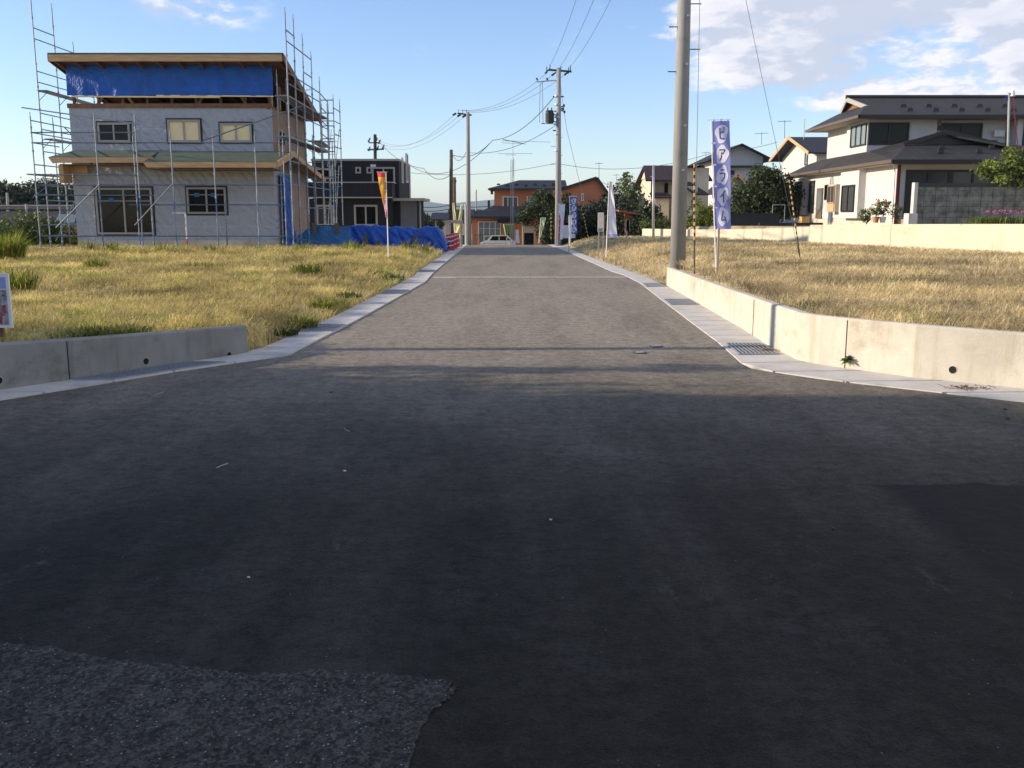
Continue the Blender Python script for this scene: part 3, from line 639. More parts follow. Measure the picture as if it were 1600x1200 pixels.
def win_left(parent,x,y0,y1,z0,z1,**k):          # wall facing -X, seen from the left: right along -Y
    return window(parent,(x,y1,z0),(0,-1,0),(-1,0,0),y1-y0,z1-z0,**k)
def win_right(parent,x,y0,y1,z0,z1,**k): return window(parent,(x,y0,z0),(0,1,0),(1,0,0),y1-y0,z1-z0,**k)
def slab(b,pts,t=.12,m=0):
    b.prism(pts,(0,0,-t),m)
def roof_part(parent,planes,mt,name='roof',t=.12):
    b=MB()
    for p in planes: slab(b,p,t)
    return b.build(name,mt,parent)
def guards(roof,pts,mt='dark_metal',s=.16):
    for p in pts:
        b=MB(); p=Vector(p); b.prism([p+Vector((-s,0,0)),p+Vector((s,0,0)),p+Vector((s*.7,0,.16)),p+Vector((-s*.7,0,.16))],(0,.10,0)); b.build('snow_guard',mt,roof)
# ------------------------------------------------------------------ vegetation
def leaves(cx,n,s,mt,name,parent,seed=0,flat=.5):
    """cx: list of (center, radii); leaf cards spread through blobs, denser near the outside, with gaps"""
    rg=np.random.default_rng(seed); V=[]; vol=np.array([r[0]*r[1]*r[2] for _,r in cx])**.67; cnt=(n*vol/vol.sum()).astype(int)+1
    for (c,r),k in zip(cx,cnt):
        nc=max(6,k//14)                                   # twigs, each with its own little bunch
        d=rg.normal(size=(nc,3)); d/=np.linalg.norm(d,axis=1)[:,None]; rad=rg.random(nc)**.45
        tw=d*rad[:,None]; per=int(math.ceil(k/nc)); P=np.repeat(tw,per,0)*np.array(r)+np.array(c)
        P+=rg.normal(size=P.shape)*np.array(r)*.10+rg.normal(size=P.shape)*s*.8; V.append(P)
    P=np.concatenate(V); m=len(P)
    a=rg.normal(size=(m,3)); a/=np.linalg.norm(a,axis=1)[:,None]; b=np.cross(a,rg.normal(size=(m,3))); b/=np.linalg.norm(b,axis=1)[:,None]
    sz=s*(.5+.9*rg.random(m))[:,None]; a=a*sz; b=b*sz*.5
    Vv=np.stack([P-a,P+b,P+a,P-b],1).reshape(-1,3); k=np.arange(m)*4
    return np_mesh(name,Vv,np.stack([k,k+1,k+2,k+3],1),4,mt,parent)
def tree(label,base,h,blobs,n,s,mt,name='garden_tree',cat='tree',tr=.12,seed=1,group=None,trunk_top=None):
    base=Vector(base); root=thing(name,label,cat,base,group)
    cx=[((base.x+dx,base.y+dy,base.z+dz),(rx,ry,rz)) for dx,dy,dz,rx,ry,rz in blobs]
    b=MB(); top=base+Vector((.1,0,h*.62 if trunk_top is None else trunk_top)); mid=base.lerp(top,.5)+Vector((.06,.02,0))
    b.path([base-Vector((0,0,.2)),mid,top],[tr,tr*.75,tr*.4],8)
    rnd=random.Random(seed)
    for (c,r) in cx:
        for k in range(2):
            st=mid.lerp(top,rnd.random()*.9); e=Vector(c)+Vector((rnd.uniform(-.5,.5)*r[0],rnd.uniform(-.5,.5)*r[1],rnd.uniform(-.1,.6)*r[2]))
            b.path([st,st.lerp(e,.5)+Vector((0,0,-.05)),e],[tr*.35,tr*.22,tr*.08],5)
    b.build('trunk','bark',root)
    leaves(cx,n,s,mt,'crown',root,seed); return root
def shrub(label,base,blobs,n,s,mt,seed=1,name='shrub',cat='shrub',group=None):
    return tree(label,base,1,blobs,n,s,mt,name,cat,.03,seed,group,trunk_top=max(.3,max(b[2] for b in blobs)*.7))
# ------------------------------------------------------------------ HOUSE UNDER CONSTRUCTION
def construction_house():
    Y0=41.0; Y1=47.6; XL,XR=-18.35,-9.95; z0=.1
    root=thing('construction_house','two storey house under construction wrapped in pale grey sheeting, blue tarpaulin under its roof','house',((XL+XR)/2,Y0,z0))
    b=MB(); b.box(XL,XR,Y0,Y0+.15,.55,3.75); b.box(XL+.05,XR,Y0+.02,Y0+.15,3.75,5.95); b.box(XL,XL+.15,Y0+.15,Y1,.55,5.95)
    b.box(XR-.15,XR,Y0+.15,Y0+1.6,.55,3.7)
    b.build('wrapped_wall','house_wrap',root)
    b=MB(); b.box(XL+.02,XR-.02,Y0-.04,Y0+.2,0,.55); b.box(XL-.01,XL+.2,Y0+.2,Y1,0,.55); b.box(XR-.2,XR-.02,Y0+.2,Y1,0,.55); b.build('foundation','concrete',root)
    b=MB(); b.box(XR-.15,XR-.01,Y0+1.6,Y1,.55,5.95); b.box(XR-.15,XR-.01,Y0+.15,Y0+1.6,3.7,5.95); b.box(XL+.2,XR-.2,Y1-.15,Y1,.55,5.95); b.build('board_wall','ply',root)
    b=MB(); b.box(XL+.2,XR-.2,Y0+.3,Y1-.3,3.2,3.35); b.box(XL+.2,XR-.2,Y0+.3,Y1-.3,5.8,5.92); b.build('floor_deck','timber_dark',root)
    # studs on the open gable side and beam line under the tarpaulin
    b=MB(); b.box(XL,XR+.02,Y0-.03,Y0+.13,5.95,6.13); b.build('wall_plate','timber_dark',root)
    zs=lambda y:lerp(7.80,6.05,(y-39.9)/(48.3-39.9))
    for i in range(9):
        x=lerp(XL+.2,XR-.1,i/8); b=MB(); b.box(x-.05,x+.05,Y0+.2,Y0+.3,6.13,7.5); b.build('stud','timber_dark',root)
    for i,(a,c) in enumerate(((.12,.22),(.3,.2),(.62,.72),(.86,.78))):
        b=MB(); b.bar((lerp(XL,XR,a),Y0+.6,6.15),(lerp(XL,XR,c),Y0+.6,7.3),.1,.1); b.build('brace','timber',root)
    for i in range(5):
        y=lerp(Y0+.5,Y1-.4,i/4); b=MB(); b.box(XR-.14,XR-.04,y-.05,y+.05,5.95,zs(y)-.15); b.build('stud','timber',root)
    b=MB(); b.box(XR-.18,XR-.02,Y0,Y1,5.9,6.05); b.build('side_beam','timber_dark',root); b=MB(); b.box(XL,XL+.16,Y0,Y1,5.95,6.1); b.build('side_beam','timber_dark',root)
    # ceiling and rear infill so the attic reads dark
    b=MB(); b.poly([(XL+.3,Y1-.5,6.1),(XR-2.0,Y1-.5,6.1),(XR-2.0,Y1-.5,6.3),(XL+2.2,Y1-.5,6.3)]); b.build('attic_lining','ply',root)
    # blue sheet hung under the eave, wrinkled and laced at the foot
    b=MB(); nx,nz_=120,24; V=[]
    for j in range(nz_+1):
        for i in range(nx+1):
            x=lerp(-18.25,-9.80,i/nx); t=j/nz_; z=lerp(6.43,7.62,t)
            y=Y0-.14+.05*noise.noise(Vector((x*.6,z*1.2,0)))+.02*noise.noise(Vector((x*2.2,z*1.2,5)))*(1.3-t)+(.03*math.sin(x*9)*(1-t)**3)
            z+= (1-t)**4*.05*noise.noise(Vector((x*1.2,1,1)))
            V.append((x,y,z))
    b.add(V,[(j*(nx+1)+i,j*(nx+1)+i+1,(j+1)*(nx+1)+i+1,(j+1)*(nx+1)+i) for j in range(nz_) for i in range(nx)])
    b.build('tarpaulin','tarp_blue',root,True)
    b=MB(); b.bar((-18.1,Y0-.10,6.40),(-12,Y0-.1,6.37),.05,.06); b.bar((-14.6,Y0-.13,6.43),(-9.8,Y0-.13,6.40),.05,.05); b.build('batten','osb',root)
    # main mono pitch roof
    A,B_=Vector((-18.45,39.9,7.90)),Vector((-9.15,39.9,7.90)); C,D=Vector((-9.35,48.3,6.15)),Vector((-18.45,48.3,6.15))
    b=MB(); slab(b,[A,B_,C,D],.06); b.build('roof','timber_dark',root)
    b=MB(); b.prism([A+Vector((0,-.03,0)),B_+Vector((0,-.03,0)),B_+Vector((0,-.03,-.27)),A+Vector((0,-.03,-.27))],(0,.05,0)); 
    b.build('fascia','timber',root)
    b=MB(); b.prism([B_+Vector((.02,0,0)),B_+Vector((.02,0,-.26)),C+Vector((.02,0,-.26)),C+Vector((.02,0,0))],(.05,0,0)); b.prism([A+Vector((-.05,0,0)),A+Vector((-.05,0,-.26)),D+Vector((-.05,0,-.26)),D+Vector((-.05,0,0))],(.05,0,0)); b.build('barge_board','timber_dark',root)
    b=MB(); slab(b,[A+Vector((-.02,-.06,.05)),B_+Vector((.06,-.06,.05)),C+Vector((.06,.05,.05)),D+Vector((-.02,.05,.05))],.035); b.build('roof_sheet','roof_felt',root)
    for i in range(12):
        x=lerp(-18.3,-9.3,i/11); b=MB(); b.bar((x,40.0,7.72),(x,47.9,6.08),.07,.16); b.build('rafter','timber_dark',root)
    # lower green felt roofs
    zr=4.2; pL=[(-18.75,39.85,3.92),(-14.62,39.85,3.92),(-14.62,41,zr+.05),(-18.2,41,zr+.05)]
    pR=[(-14.75,39.35,3.70),(-9.40,39.35,3.70),(-9.15,41.0,4.17),(-14.62,41.0,zr+.05)]
    rr=roof_part(root,[pL,pR],'roof_felt','lower_roof',.05)
    b=MB(); b.prism([(-18.75,39.8,3.9),(-14.5,39.8,3.9),(-14.5,39.8,3.68),(-18.6,39.8,3.68)],(0,.05,0)); b.prism([(-14.75,39.3,3.68),(-9.38,39.3,3.68),(-9.38,39.3,3.47),(-14.6,39.3,3.47)],(0,.05,0)); b.build('fascia','timber',rr)
    b=MB(); b.prism([(-9.40,39.3,3.72),(-9.12,41.0,4.22),(-9.12,41.0,3.98),(-9.40,39.3,3.47)],(.05,0,0)); b.prism([(-9.12,41.0,4.22),(-9.12,41,4.0),(-9.35,49.0,3.22),(-9.35,49.0,3.42)],(.05,0,0)); b.build('barge_board','timber',rr)
    b=MB(); b.prism([(-18.7,39.85,3.86),(-18.2,41,4.18),(-18.2,41,4.0),(-18.6,39.85,3.66)],(.05,0,0)); b.box(-18.35,-14.6,39.9,40.98,3.60,3.64); b.box(-14.6,-9.5,39.4,40.98,3.40,3.44); b.build('soffit','timber_dark',rr)
    b=MB(); slab(b,[(-9.95,41.0,4.16),(-9.12,41.0,4.20),(-9.35,49.0,3.42),(-9.95,49,3.42)],.06); b.build('side_canopy','timber_dark',rr)
    for i in range(9):
        y=lerp(41.4,48.6,i/8); b=MB(); z=lerp(4.05,3.3,(y-41)/8); b.bar((-9.94,y,z),(-9.25,y,z),.06,.12); b.build('rafter','timber',rr)
    b=MB(); b.box(-18.40,-17.6,40.7,40.99,3.3,3.62); b.box(-18.55,-18.36,40.2,40.99,2.9,3.62); b.build('eave_box','timber',root)
    # windows
    def cw(x0,x1,z0_,z1,gl,rails,lab,mull=1):
        w_=win_front(root,x0,x1,z0_,z1,Y0-.001,fr='frame_grey',gl=gl,mull=mull,fw=.08,rails=rails,dep=.08,label=lab)
        b=MB(); e=.07
        b.box(x0-e,x1+e,Y0-.012,Y0-.002,z1,z1+e); b.box(x0-e,x1+e,Y0-.012,Y0-.002,z0_-e,z0_); b.box(x0-e,x0,Y0-.012,Y0-.002,z0_,z1); b.box(x1,x1+e,Y0-.012,Y0-.002,z0_,z1); b.build('sealing_tape','black_paint',w_)
        return w_
    cw(-17.45,-15.08,.80,2.72,'glass_dark',1,'wide sliding window to the floor'); cw(-13.62,-11.98,1.65,2.74,'glass_dark',1,None)
    cw(-17.15,-15.82,4.58,5.36,'glass_dark',0,None)
    w1=cw(-14.25,-12.90,4.58,5.48,'osb',0,'window boarded with yellow panels'); w2=cw(-12.08,-10.78,4.58,5.34,'osb',0,'window boarded with yellow panels')
    for x,z in ((-16.9,2.15),(-13.3,2.35),(-12.6,2.35)):
        b=MB(); b.box(x,x+.2,Y0-.035,Y0-.03,z,z+.16); b.build('sticker','tarp_light',root)
    win_right(root,XR,42.2,43.0,4.6,5.1,fr='void',gl='void',mull=1)
    # blue sheet stuffed down the side
    b=MB(); V=[]; nx,nz_=30,30
    for j in range(nz_+1):
        for i in range(nx+1):
            s_,t=i/nx,j/nz_; y=lerp(41.6,43.2,s_); z=lerp(.2,3.3,t)
            V.append((XR+.12+.10*math.sin(s_*22+t*2)+.05*noise.noise(Vector((s_*6,t*5,0)))+(1-t)*.2,y+.1*noise.noise(Vector((t*4,2,s_))),z))
    b.add(V,[(j*(nx+1)+i,j*(nx+1)+i+1,(j+1)*(nx+1)+i+1,(j+1)*(nx+1)+i) for j in range(nz_) for i in range(nx)]); b.build('side_tarpaulin','tarp_blue',root,True)
construction_house()
# ------------------------------------------------------------------ SCAFFOLDING round it
def scaffold():
    root=thing('scaffolding','blue grey pipe scaffolding standing round the wrapped house','scaffolding',(-14,39,.1))
    cnt=[0]
    def post(x,y,z1,z0=.05,tilt=(0,0),m='scaffold_steel'):
        b=MB(); p=Vector((x,y,z0)); q=Vector((x+tilt[0],y+tilt[1],z1)); b.tube(p,q,.027,.027,8)
        k=.45
        while z0+k<z1: 
            c=p.lerp(q,k/(z1-z0)); b.tube(c-Vector((0,0,.035)),c+Vector((0,0,.035)),.043,.043,8); k+=.9
        b.tube(q,q+Vector((0,0,.18)),.016,.016,6)
        if m=='scaffold_steel' and z0<1:
            b.tube(p+Vector((0,0,.02)),p+Vector((0,0,.75)),.0285,.0285,8,1); b.tube(p.lerp(q,.36),p.lerp(q,.44),.0285,.0285,8,1)
        b.box(x-.07,x+.07,y-.07,y+.07,z0,z0+.02)
        b.build('post',[m,'scaffold_blue'],root)
    def rail(p,q,r=.02,m='rail_steel'): b=MB(); r=max(r,.024); b.tube(p,q,r,r,6); b.build('rail',m,root)
    def plank(p,q,w=.35):
        b=MB(); b.bar(p,q,w,.05); n=5
        b.build('plank','plank',root)
    def brk(p,d,l=.5):
        b=MB(); p=Vector(p); d=Vector(d); b.bar(p,p+d*l,.03,.03); b.bar(p-Vector((0,0,.35)),p+d*l*.8,.022,.022); b.build('bracket','scaffold_blue',root)
    YF=39.0
    fx=lambda px,py=378:Q(px,py,YF).x
    fz=lambda py:Q(300,py,YF).z
    # front row
    tops={161:182,211:210,223:180,276:208,405:212,448:210,341:212}
    for px,t in tops.items(): post(fx(px),YF if px not in(211,) else YF+.5,fz(t))
    for px,t in ((232,308),(348,312),(97+0,360)): 
        if px!=97: post(fx(px),YF+.6,fz(t))
    xs0=fx(60)
    for py,a,c in ((207,62,222),(223,62,448),(237,210,448),(273,62,222),(289,62,448),(320,205,448),(369,62,460),(305,66,238)):
        rail((fx(a),YF,fz(py)),(fx(c),YF+(.5 if py==305 else 0),fz(py)),.018 if py!=237 else .022)
    rail((fx(161)+.05,YF-.05,fz(288)),(fx(90),YF-.05,fz(356)),.022); rail((fx(275),YF-.05,fz(288)),(fx(213),YF-.05,fz(352)),.022)
    rail(Q(316,220,38.8),Q(474,165,39.6),.026); rail(Q(34,168,40.2),Q(216,194,38.8),.026)
    b=MB(); a=fx(287); b.tube((a,YF+.4,.1),(a,YF+.4,fz(333)),.03,.03,8); b.tube((a,YF+.4,fz(333)),(a-.55,YF+.4,fz(333)),.02,.02,6); b.build('post','banner_pole',root)
    b=MB(); b.tube((a,YF+.4,.1),(a,YF+.4,.65),.034,.034,8); b.build('post','red_paint',root)
    # left side rows
    A=[(-18.95,39.0,fz(182)),(-19.0,41.0,fz(182)+.0)]
    for x,y,z in A: post(x,y,z)
    B=[(-19.5,41.0,10.55),(-19.5,42.8,10.25),(-19.5,44.6,9.0),(-19.5,46.4,7.0)]
    for x,y,z in B: post(x,y,z)
    ZL=[Q(60,y,41).z for y in (43,60,111,128,163,190)]
    for z,e in ((ZL[0],42.8),(ZL[1],44.6),(ZL[2],46.4),(ZL[3],46.4),(ZL[4]-.35,46.4),(5.1,46.4),(4.2,46.4),(3.1,46.4),(2.2,46.4),(1.2,46.4)): rail((-19.5,41,z),(-19.5,e,z))
    for py in (188,207,223,257,273,289,303,352,369):
        z=fz(py); rail((-18.95,39.0,z),(-19.0,41.4 if py not in(188,207) else 45,z))
    plank((-19.35,41.0,ZL[4]+.55),(-19.35,46.5,ZL[4]+.5),.4); plank((-19.2,41.0,fz(211)),(-19.2,46.5,fz(211)-.05),.4); plank((-19.2,39.2,fz(272)),(-19.2,43,fz(272)),.35)
    for z in (ZL[4]+.5,fz(212)): brk((-19.5,41.02,z),(.9,.1,0)); brk((-19.5,42.82,z),(.9,.1,0))
    for z in (fz(272),fz(290)): brk((-18.98,39.02,z),(.8,.5,0),.6)
    rail((-19.3,43.5,fz(300)),(-18.9,40.2,fz(378))); rail((-19.4,42.9,fz(185)),(-18.5,44,fz(240)),.014)
    for z in (.9,1.8): rail((-19.45,42,z),(-19.0,42,z))
    # right side tall row
    XR=-8.75
    P=[(38.9,10.35),(40.3,10.25),(41.9,9.2),(43.6,8.0),(45.3,7.4),(47.0,6.65)]
    ptop=[19,29,59,87,126,162]
    PY=[]
    for (y,_),py in zip(P,ptop):
        px=[446,456,469,482,495,507][len(PY)]; PY.append(y)
        z=Q(px,py,y).z; post(XR,y,z)
    zr=[Q(448,py,38.9).z for py in (46,63,113,130)]
    rail((XR,38.9,zr[0]),(XR,40.3,zr[0])); rail((XR,38.9,zr[1]),(XR,43.6,zr[1])); rail((XR,41.9,zr[1]-.75),(XR,43.6,zr[1]-.75))
    for z in (zr[2],zr[3],zr[3]-1.05,zr[3]-1.9,4.6,3.7,2.8,1.9,1.0): rail((XR,38.9,z),(XR,45.3 if z>6 else 47,z))
    plank((XR-.25,38.9,Q(448,149,38.9).z),(XR-.25,47.2,Q(448,149,38.9).z-.1),.5); plank((XR-.25,38.9,Q(450,213,38.9).z),(XR-.25,47.2,Q(450,213,38.9).z-.1),.5)
    for y in (38.92,40.3,41.9,43.6,45.3):
        for z in (Q(448,150,38.9).z,Q(450,214,38.9).z,3.2): brk((XR,y,z),(-1,.03,0),.55)
    # inner line, close to the wall
    for y in (40.3,41.9,43.6,45.3,47.0): post(XR-.75,y,7.2 if y<46 else 5.2)
    # rear stair tower
    XT=[(-9.45,49.2),(-9.45,51),(-8.85,49.2),(-8.85,51),(-9.15,50.2)]
    for (x,y),py in zip(XT,(162,162,153,160,222)): post(x,y,Q(524,py,y).z)
    for z in np.arange(1.0,7.3,.62):
        z=float(z); rail((-9.45,49.2,z),(-8.85,49.2,z),.018)
        if int(z*10)%2: rail((-8.85,49.2,z+.25),(-8.85,51,z+.25),.018)
        if z>4.2: rail((-9.1,47,z+.1),(-9.45,51,z+.1),.018)
        elif int(z*7)%2==0: rail((-9.45,51,z+.2),(-8.85,51,z+.2),.018)
    for z in (4.2,5.2,6.2): rail((-10.2,49.2,z),(-8.85,49.2,z),.018)
    # ladders
    def ladder(p,q,w=.4):
        b=MB(); p,q=Vector(p),Vector(q); s=Vector((w/2,0,0)); b.tube(p-s,q-s,.018,.018,6); b.tube(p+s,q+s,.018,.018,6); n=int((q-p).length/.3)
        for i in range(1,n): c=p.lerp(q,i/n); b.tube(c-s,c+s,.012,.012,5)
        b.build('ladder','scaffold_steel',root)
    ladder((-9.1,49.6,4.0),(-9.0,50.4,5.9)); ladder((-9.2,49.4,.3),(-9.1,50.6,4.1))
    b=MB(); b.prism([(-9.9,48.3,5.15),(-9.3,48.3,5.15),(-9.2,50,4.95),(-9.7,50,4.95)],(0,0,.05)); b.build('plank','plank',root)
    rail(Q(474,142,44),Q(490,138,46),.03,'banner_pole')
    # slanting hand rail and pickets in front of the blue sheet
    for i in range(12):
        px=464+i*7.6; p=Q(px,386,40.2); z=lerp(Q(464,372,40.2).z,Q(550,387,40.2).z,i/11); b=MB(); b.tube((p.x,p.y,.1),(p.x,p.y,z),.014,.014,6); b.build('post','scaffold_blue',root)
    rail(Q(460,372,40.1),Q(552,387,40.1),.02)
scaffold()
# ------------------------------------------------------------------ blue sheet covered timber pile and sheet wall
def blue_pile():
    root=thing('covered_pile','long low stack of building material under crumpled dark blue tarpaulin beside the road','tarpaulin pile',(-5,42,.1))
    Y=43.5; xa,xb=Q(543,380,Y).x,Q(700,380,Y).x; ztop=Q(600,353,Y).z
    V=[]; nx,ny=150,44
    for j in range(ny+1):
        t=j/ny
        for i in range(nx+1):
            s=i/nx; x=lerp(xa,xb,s); endf=min(1,(1-s)/.10); endf=math.sin(endf*math.pi/2) if endf<1 else 1; endl=min(1,s/.06); 
            zt=(ztop+.10*noise.noise(Vector((x*.9,0,3)))-.12*s)*(.35+.65*endf)*(.75+.25*endl)
            # profile: front skirt, crest, back
            u=t*2-1; prof=max(0,1-abs(u)**3.2); z=.02+zt*prof; y=Y+u*.85
            fold=.20*noise.noise(Vector((x*1.9+z*2.2,z*1.6,0)))+.11*(1-abs(noise.noise(Vector((x*3.0+z*2.6,z*1.2,9))))*3)
            lift=(.30*sstep(.20,.24,s)*(1-sstep(.33,.38,s))+.22*sstep(.40,.43,s)*(1-sstep(.48,.52,s))+.25*sstep(.60,.64,s)*(1-sstep(.74,.80,s))) if u<0 else 0
            z=max(z,lift*(1-prof*.8)) if u<-.2 else z
            V.append((x,y+fold*(1-.5*prof)*1.3,z+fold*.5*prof))
    b=MB(); b.add(V,[(j*(nx+1)+i,j*(nx+1)+i+1,(j+1)*(nx+1)+i+1,(j+1)*(nx+1)+i) for j in range(ny) for i in range(nx)]); b.build('tarpaulin','tarp_pile',root,True)
    b=MB(); b.box(xa+.3,xb-.5,Y-.5,Y+.5,.0,.5); b.build('timber_stack','timber_dark',root)
    for px in (571,592,649):
        p=Q(px,390,Y-1.0); b=MB(); b.box(p.x-.08,p.x+.08,p.y-.05,p.y+.05,0,.75 if px!=592 else .5); b.build('stake','bark',root)
    r2=thing('blue_screen','light blue sheet screen low behind the scaffolding pickets','tarpaulin',(-8,43,.1))
    xa,xb=Q(466,380,42.2).x,Q(549,380,42.2).x; V=[]; nx,nz_=60,14
    for j in range(nz_+1):
        for i in range(nx+1):
            s,t=i/nx,j/nz_; x=lerp(xa,xb,s); zt=lerp(.75,Q(520,353,42.2).z,sstep(.0,.28,s)); V.append((x,42.2+.07*noise.noise(Vector((x*2,t*2,0))),lerp(.05,zt+.05*noise.noise(Vector((x,4,0))),t)))
    b=MB(); b.add(V,[(j*(nx+1)+i,j*(nx+1)+i+1,(j+1)*(nx+1)+i+1,(j+1)*(nx+1)+i) for j in range(nz_) for i in range(nx)]); b.build('sheet','tarp_light',r2,True)
    b=MB(); b.bar(Q(495,353,42.3),Q(545,353,42.3),.06,.08); b.build('top_rail','frame_dark',r2)
    for px in (491,526): b=MB(); p=Q(px,358,42.1); b.box(p.x-.09,p.x+.09,42.05,42.12,p.z-.2,p.z+.25); b.build('clamp','bark',r2)
blue_pile()
# ------------------------------------------------------------------ dark modern house behind
def dark_house():
    Y=56.; root=thing('dark_house','flat roofed charcoal two storey house behind the scaffolding, with wide balcony','house',(-11,Y,0))
    q=lambda px,py:Q(px,py,Y); XL=q(480,300).x; XRm=q(619,300).x; z1=q(600,249).z
    Yb=Y+1.6
    b=MB(); b.box(XL,XRm,Yb,Yb+5.6,-.1,z1); b.build('wall','dark_siding',root)
    b=MB(); b.box(XL-.05,XRm+.05,Yb-.05,Yb+5.65,z1,z1+.12); b.build('roof','frame_grey',root)
    zb0,zb1=q(600,309).z,q(600,284).z
    xb=q(613,300).x
    b=MB(); b.box(XL,xb,Y,Yb-.002,zb0,zb1-.05); b.build('balcony','dark_siding',root)
    b=MB(); b.box(XL,xb+.04,Y-.05,Y+.06,zb1-.06,zb1); b.box(XL,xb+.02,Y-.03,Y-.002,zb0-.02,zb0+.05); b.box(xb-.02,xb+.05,Y+.06,Yb,zb1-.06,zb1); b.build('balcony_rail','frame_grey',root)
    b=MB(); b.box(XL,xb-.1,Y+.4,Yb-.002,-.1,zb0-.03); b.build('lower_wall','dark_siding',root)
    k=lambda px,py:Q(px,py,Yb)
    win_front(root,k(581,260).x,k(617,260).x,zb1-.1,k(600,261).z,Yb-.001,fr='frame_grey',gl='glass_dark',fw=.1)
    for px in (548,566): win_front(root,k(px,0).x,k(px+9,0).x,k(0,271).z,k(0,261).z,Yb-.001,fr='frame_grey',mull=0,fw=.09)
    b=MB(); a=k(577,0).x; b.box(a-.15,a+.15,Yb-.12,Yb-.002,k(0,261).z,k(0,257).z); b.build('vent','frame_white',root)
    kk=lambda px,py:Q(px,py,Y+.4)
    win_front(root,kk(544,0).x,kk(582,0).x,kk(0,353).z,kk(0,320).z,Y+.399,fr='frame_grey',gl='glass_dark',fw=.11)
    win_front(root,kk(483,0).x,kk(512,0).x,kk(0,353).z,kk(0,320).z,Y+.399,fr='frame_grey',gl='glass_curtain',fw=.11)
    win_front(root,k(483,0).x,k(510,0).x,k(0,280).z,k(0,263).z,Yb-.001,fr='frame_grey',gl='glass_dark',fw=.09)
    win_right(root,XRm,58.9,59.5,3.5,5.0,fr='frame_white',mull=0,fw=.08)
    win_right(root,XRm,61.2,62.2,3.6,5.4,fr='frame_white',mull=0,fw=.1)
    b=MB(); b.tube((XRm+.05,Yb+5.5,0),(XRm+.05,Yb+5.5,z1),.06,.06,8); b.build('downpipe','frame_white',root)
    # side wing and carport canopy
    b=MB(); a0,a1=q(609,0).x,q(645,0).x; b.box(a0,a1,Y+2.0,Y+4.5,-.2,Q(0,313,Y+2).z); b.build('side_wing','pale_blue_wall',root)
    b=MB(); c0,c1=q(600,0).x,q(656,0).x; zc=q(0,309).z; b.box(a0-.2,c1,Y+.9,Y+4.8,zc-.16,zc); b.build('canopy','frame_grey',root)
    for px in (645,652): b=MB(); x=q(px,0).x; b.box(x-.07,x+.07,Y+1.,Y+1.15,-.2,zc-.16); b.build('canopy_post','frame_dark',root)
dark_house()
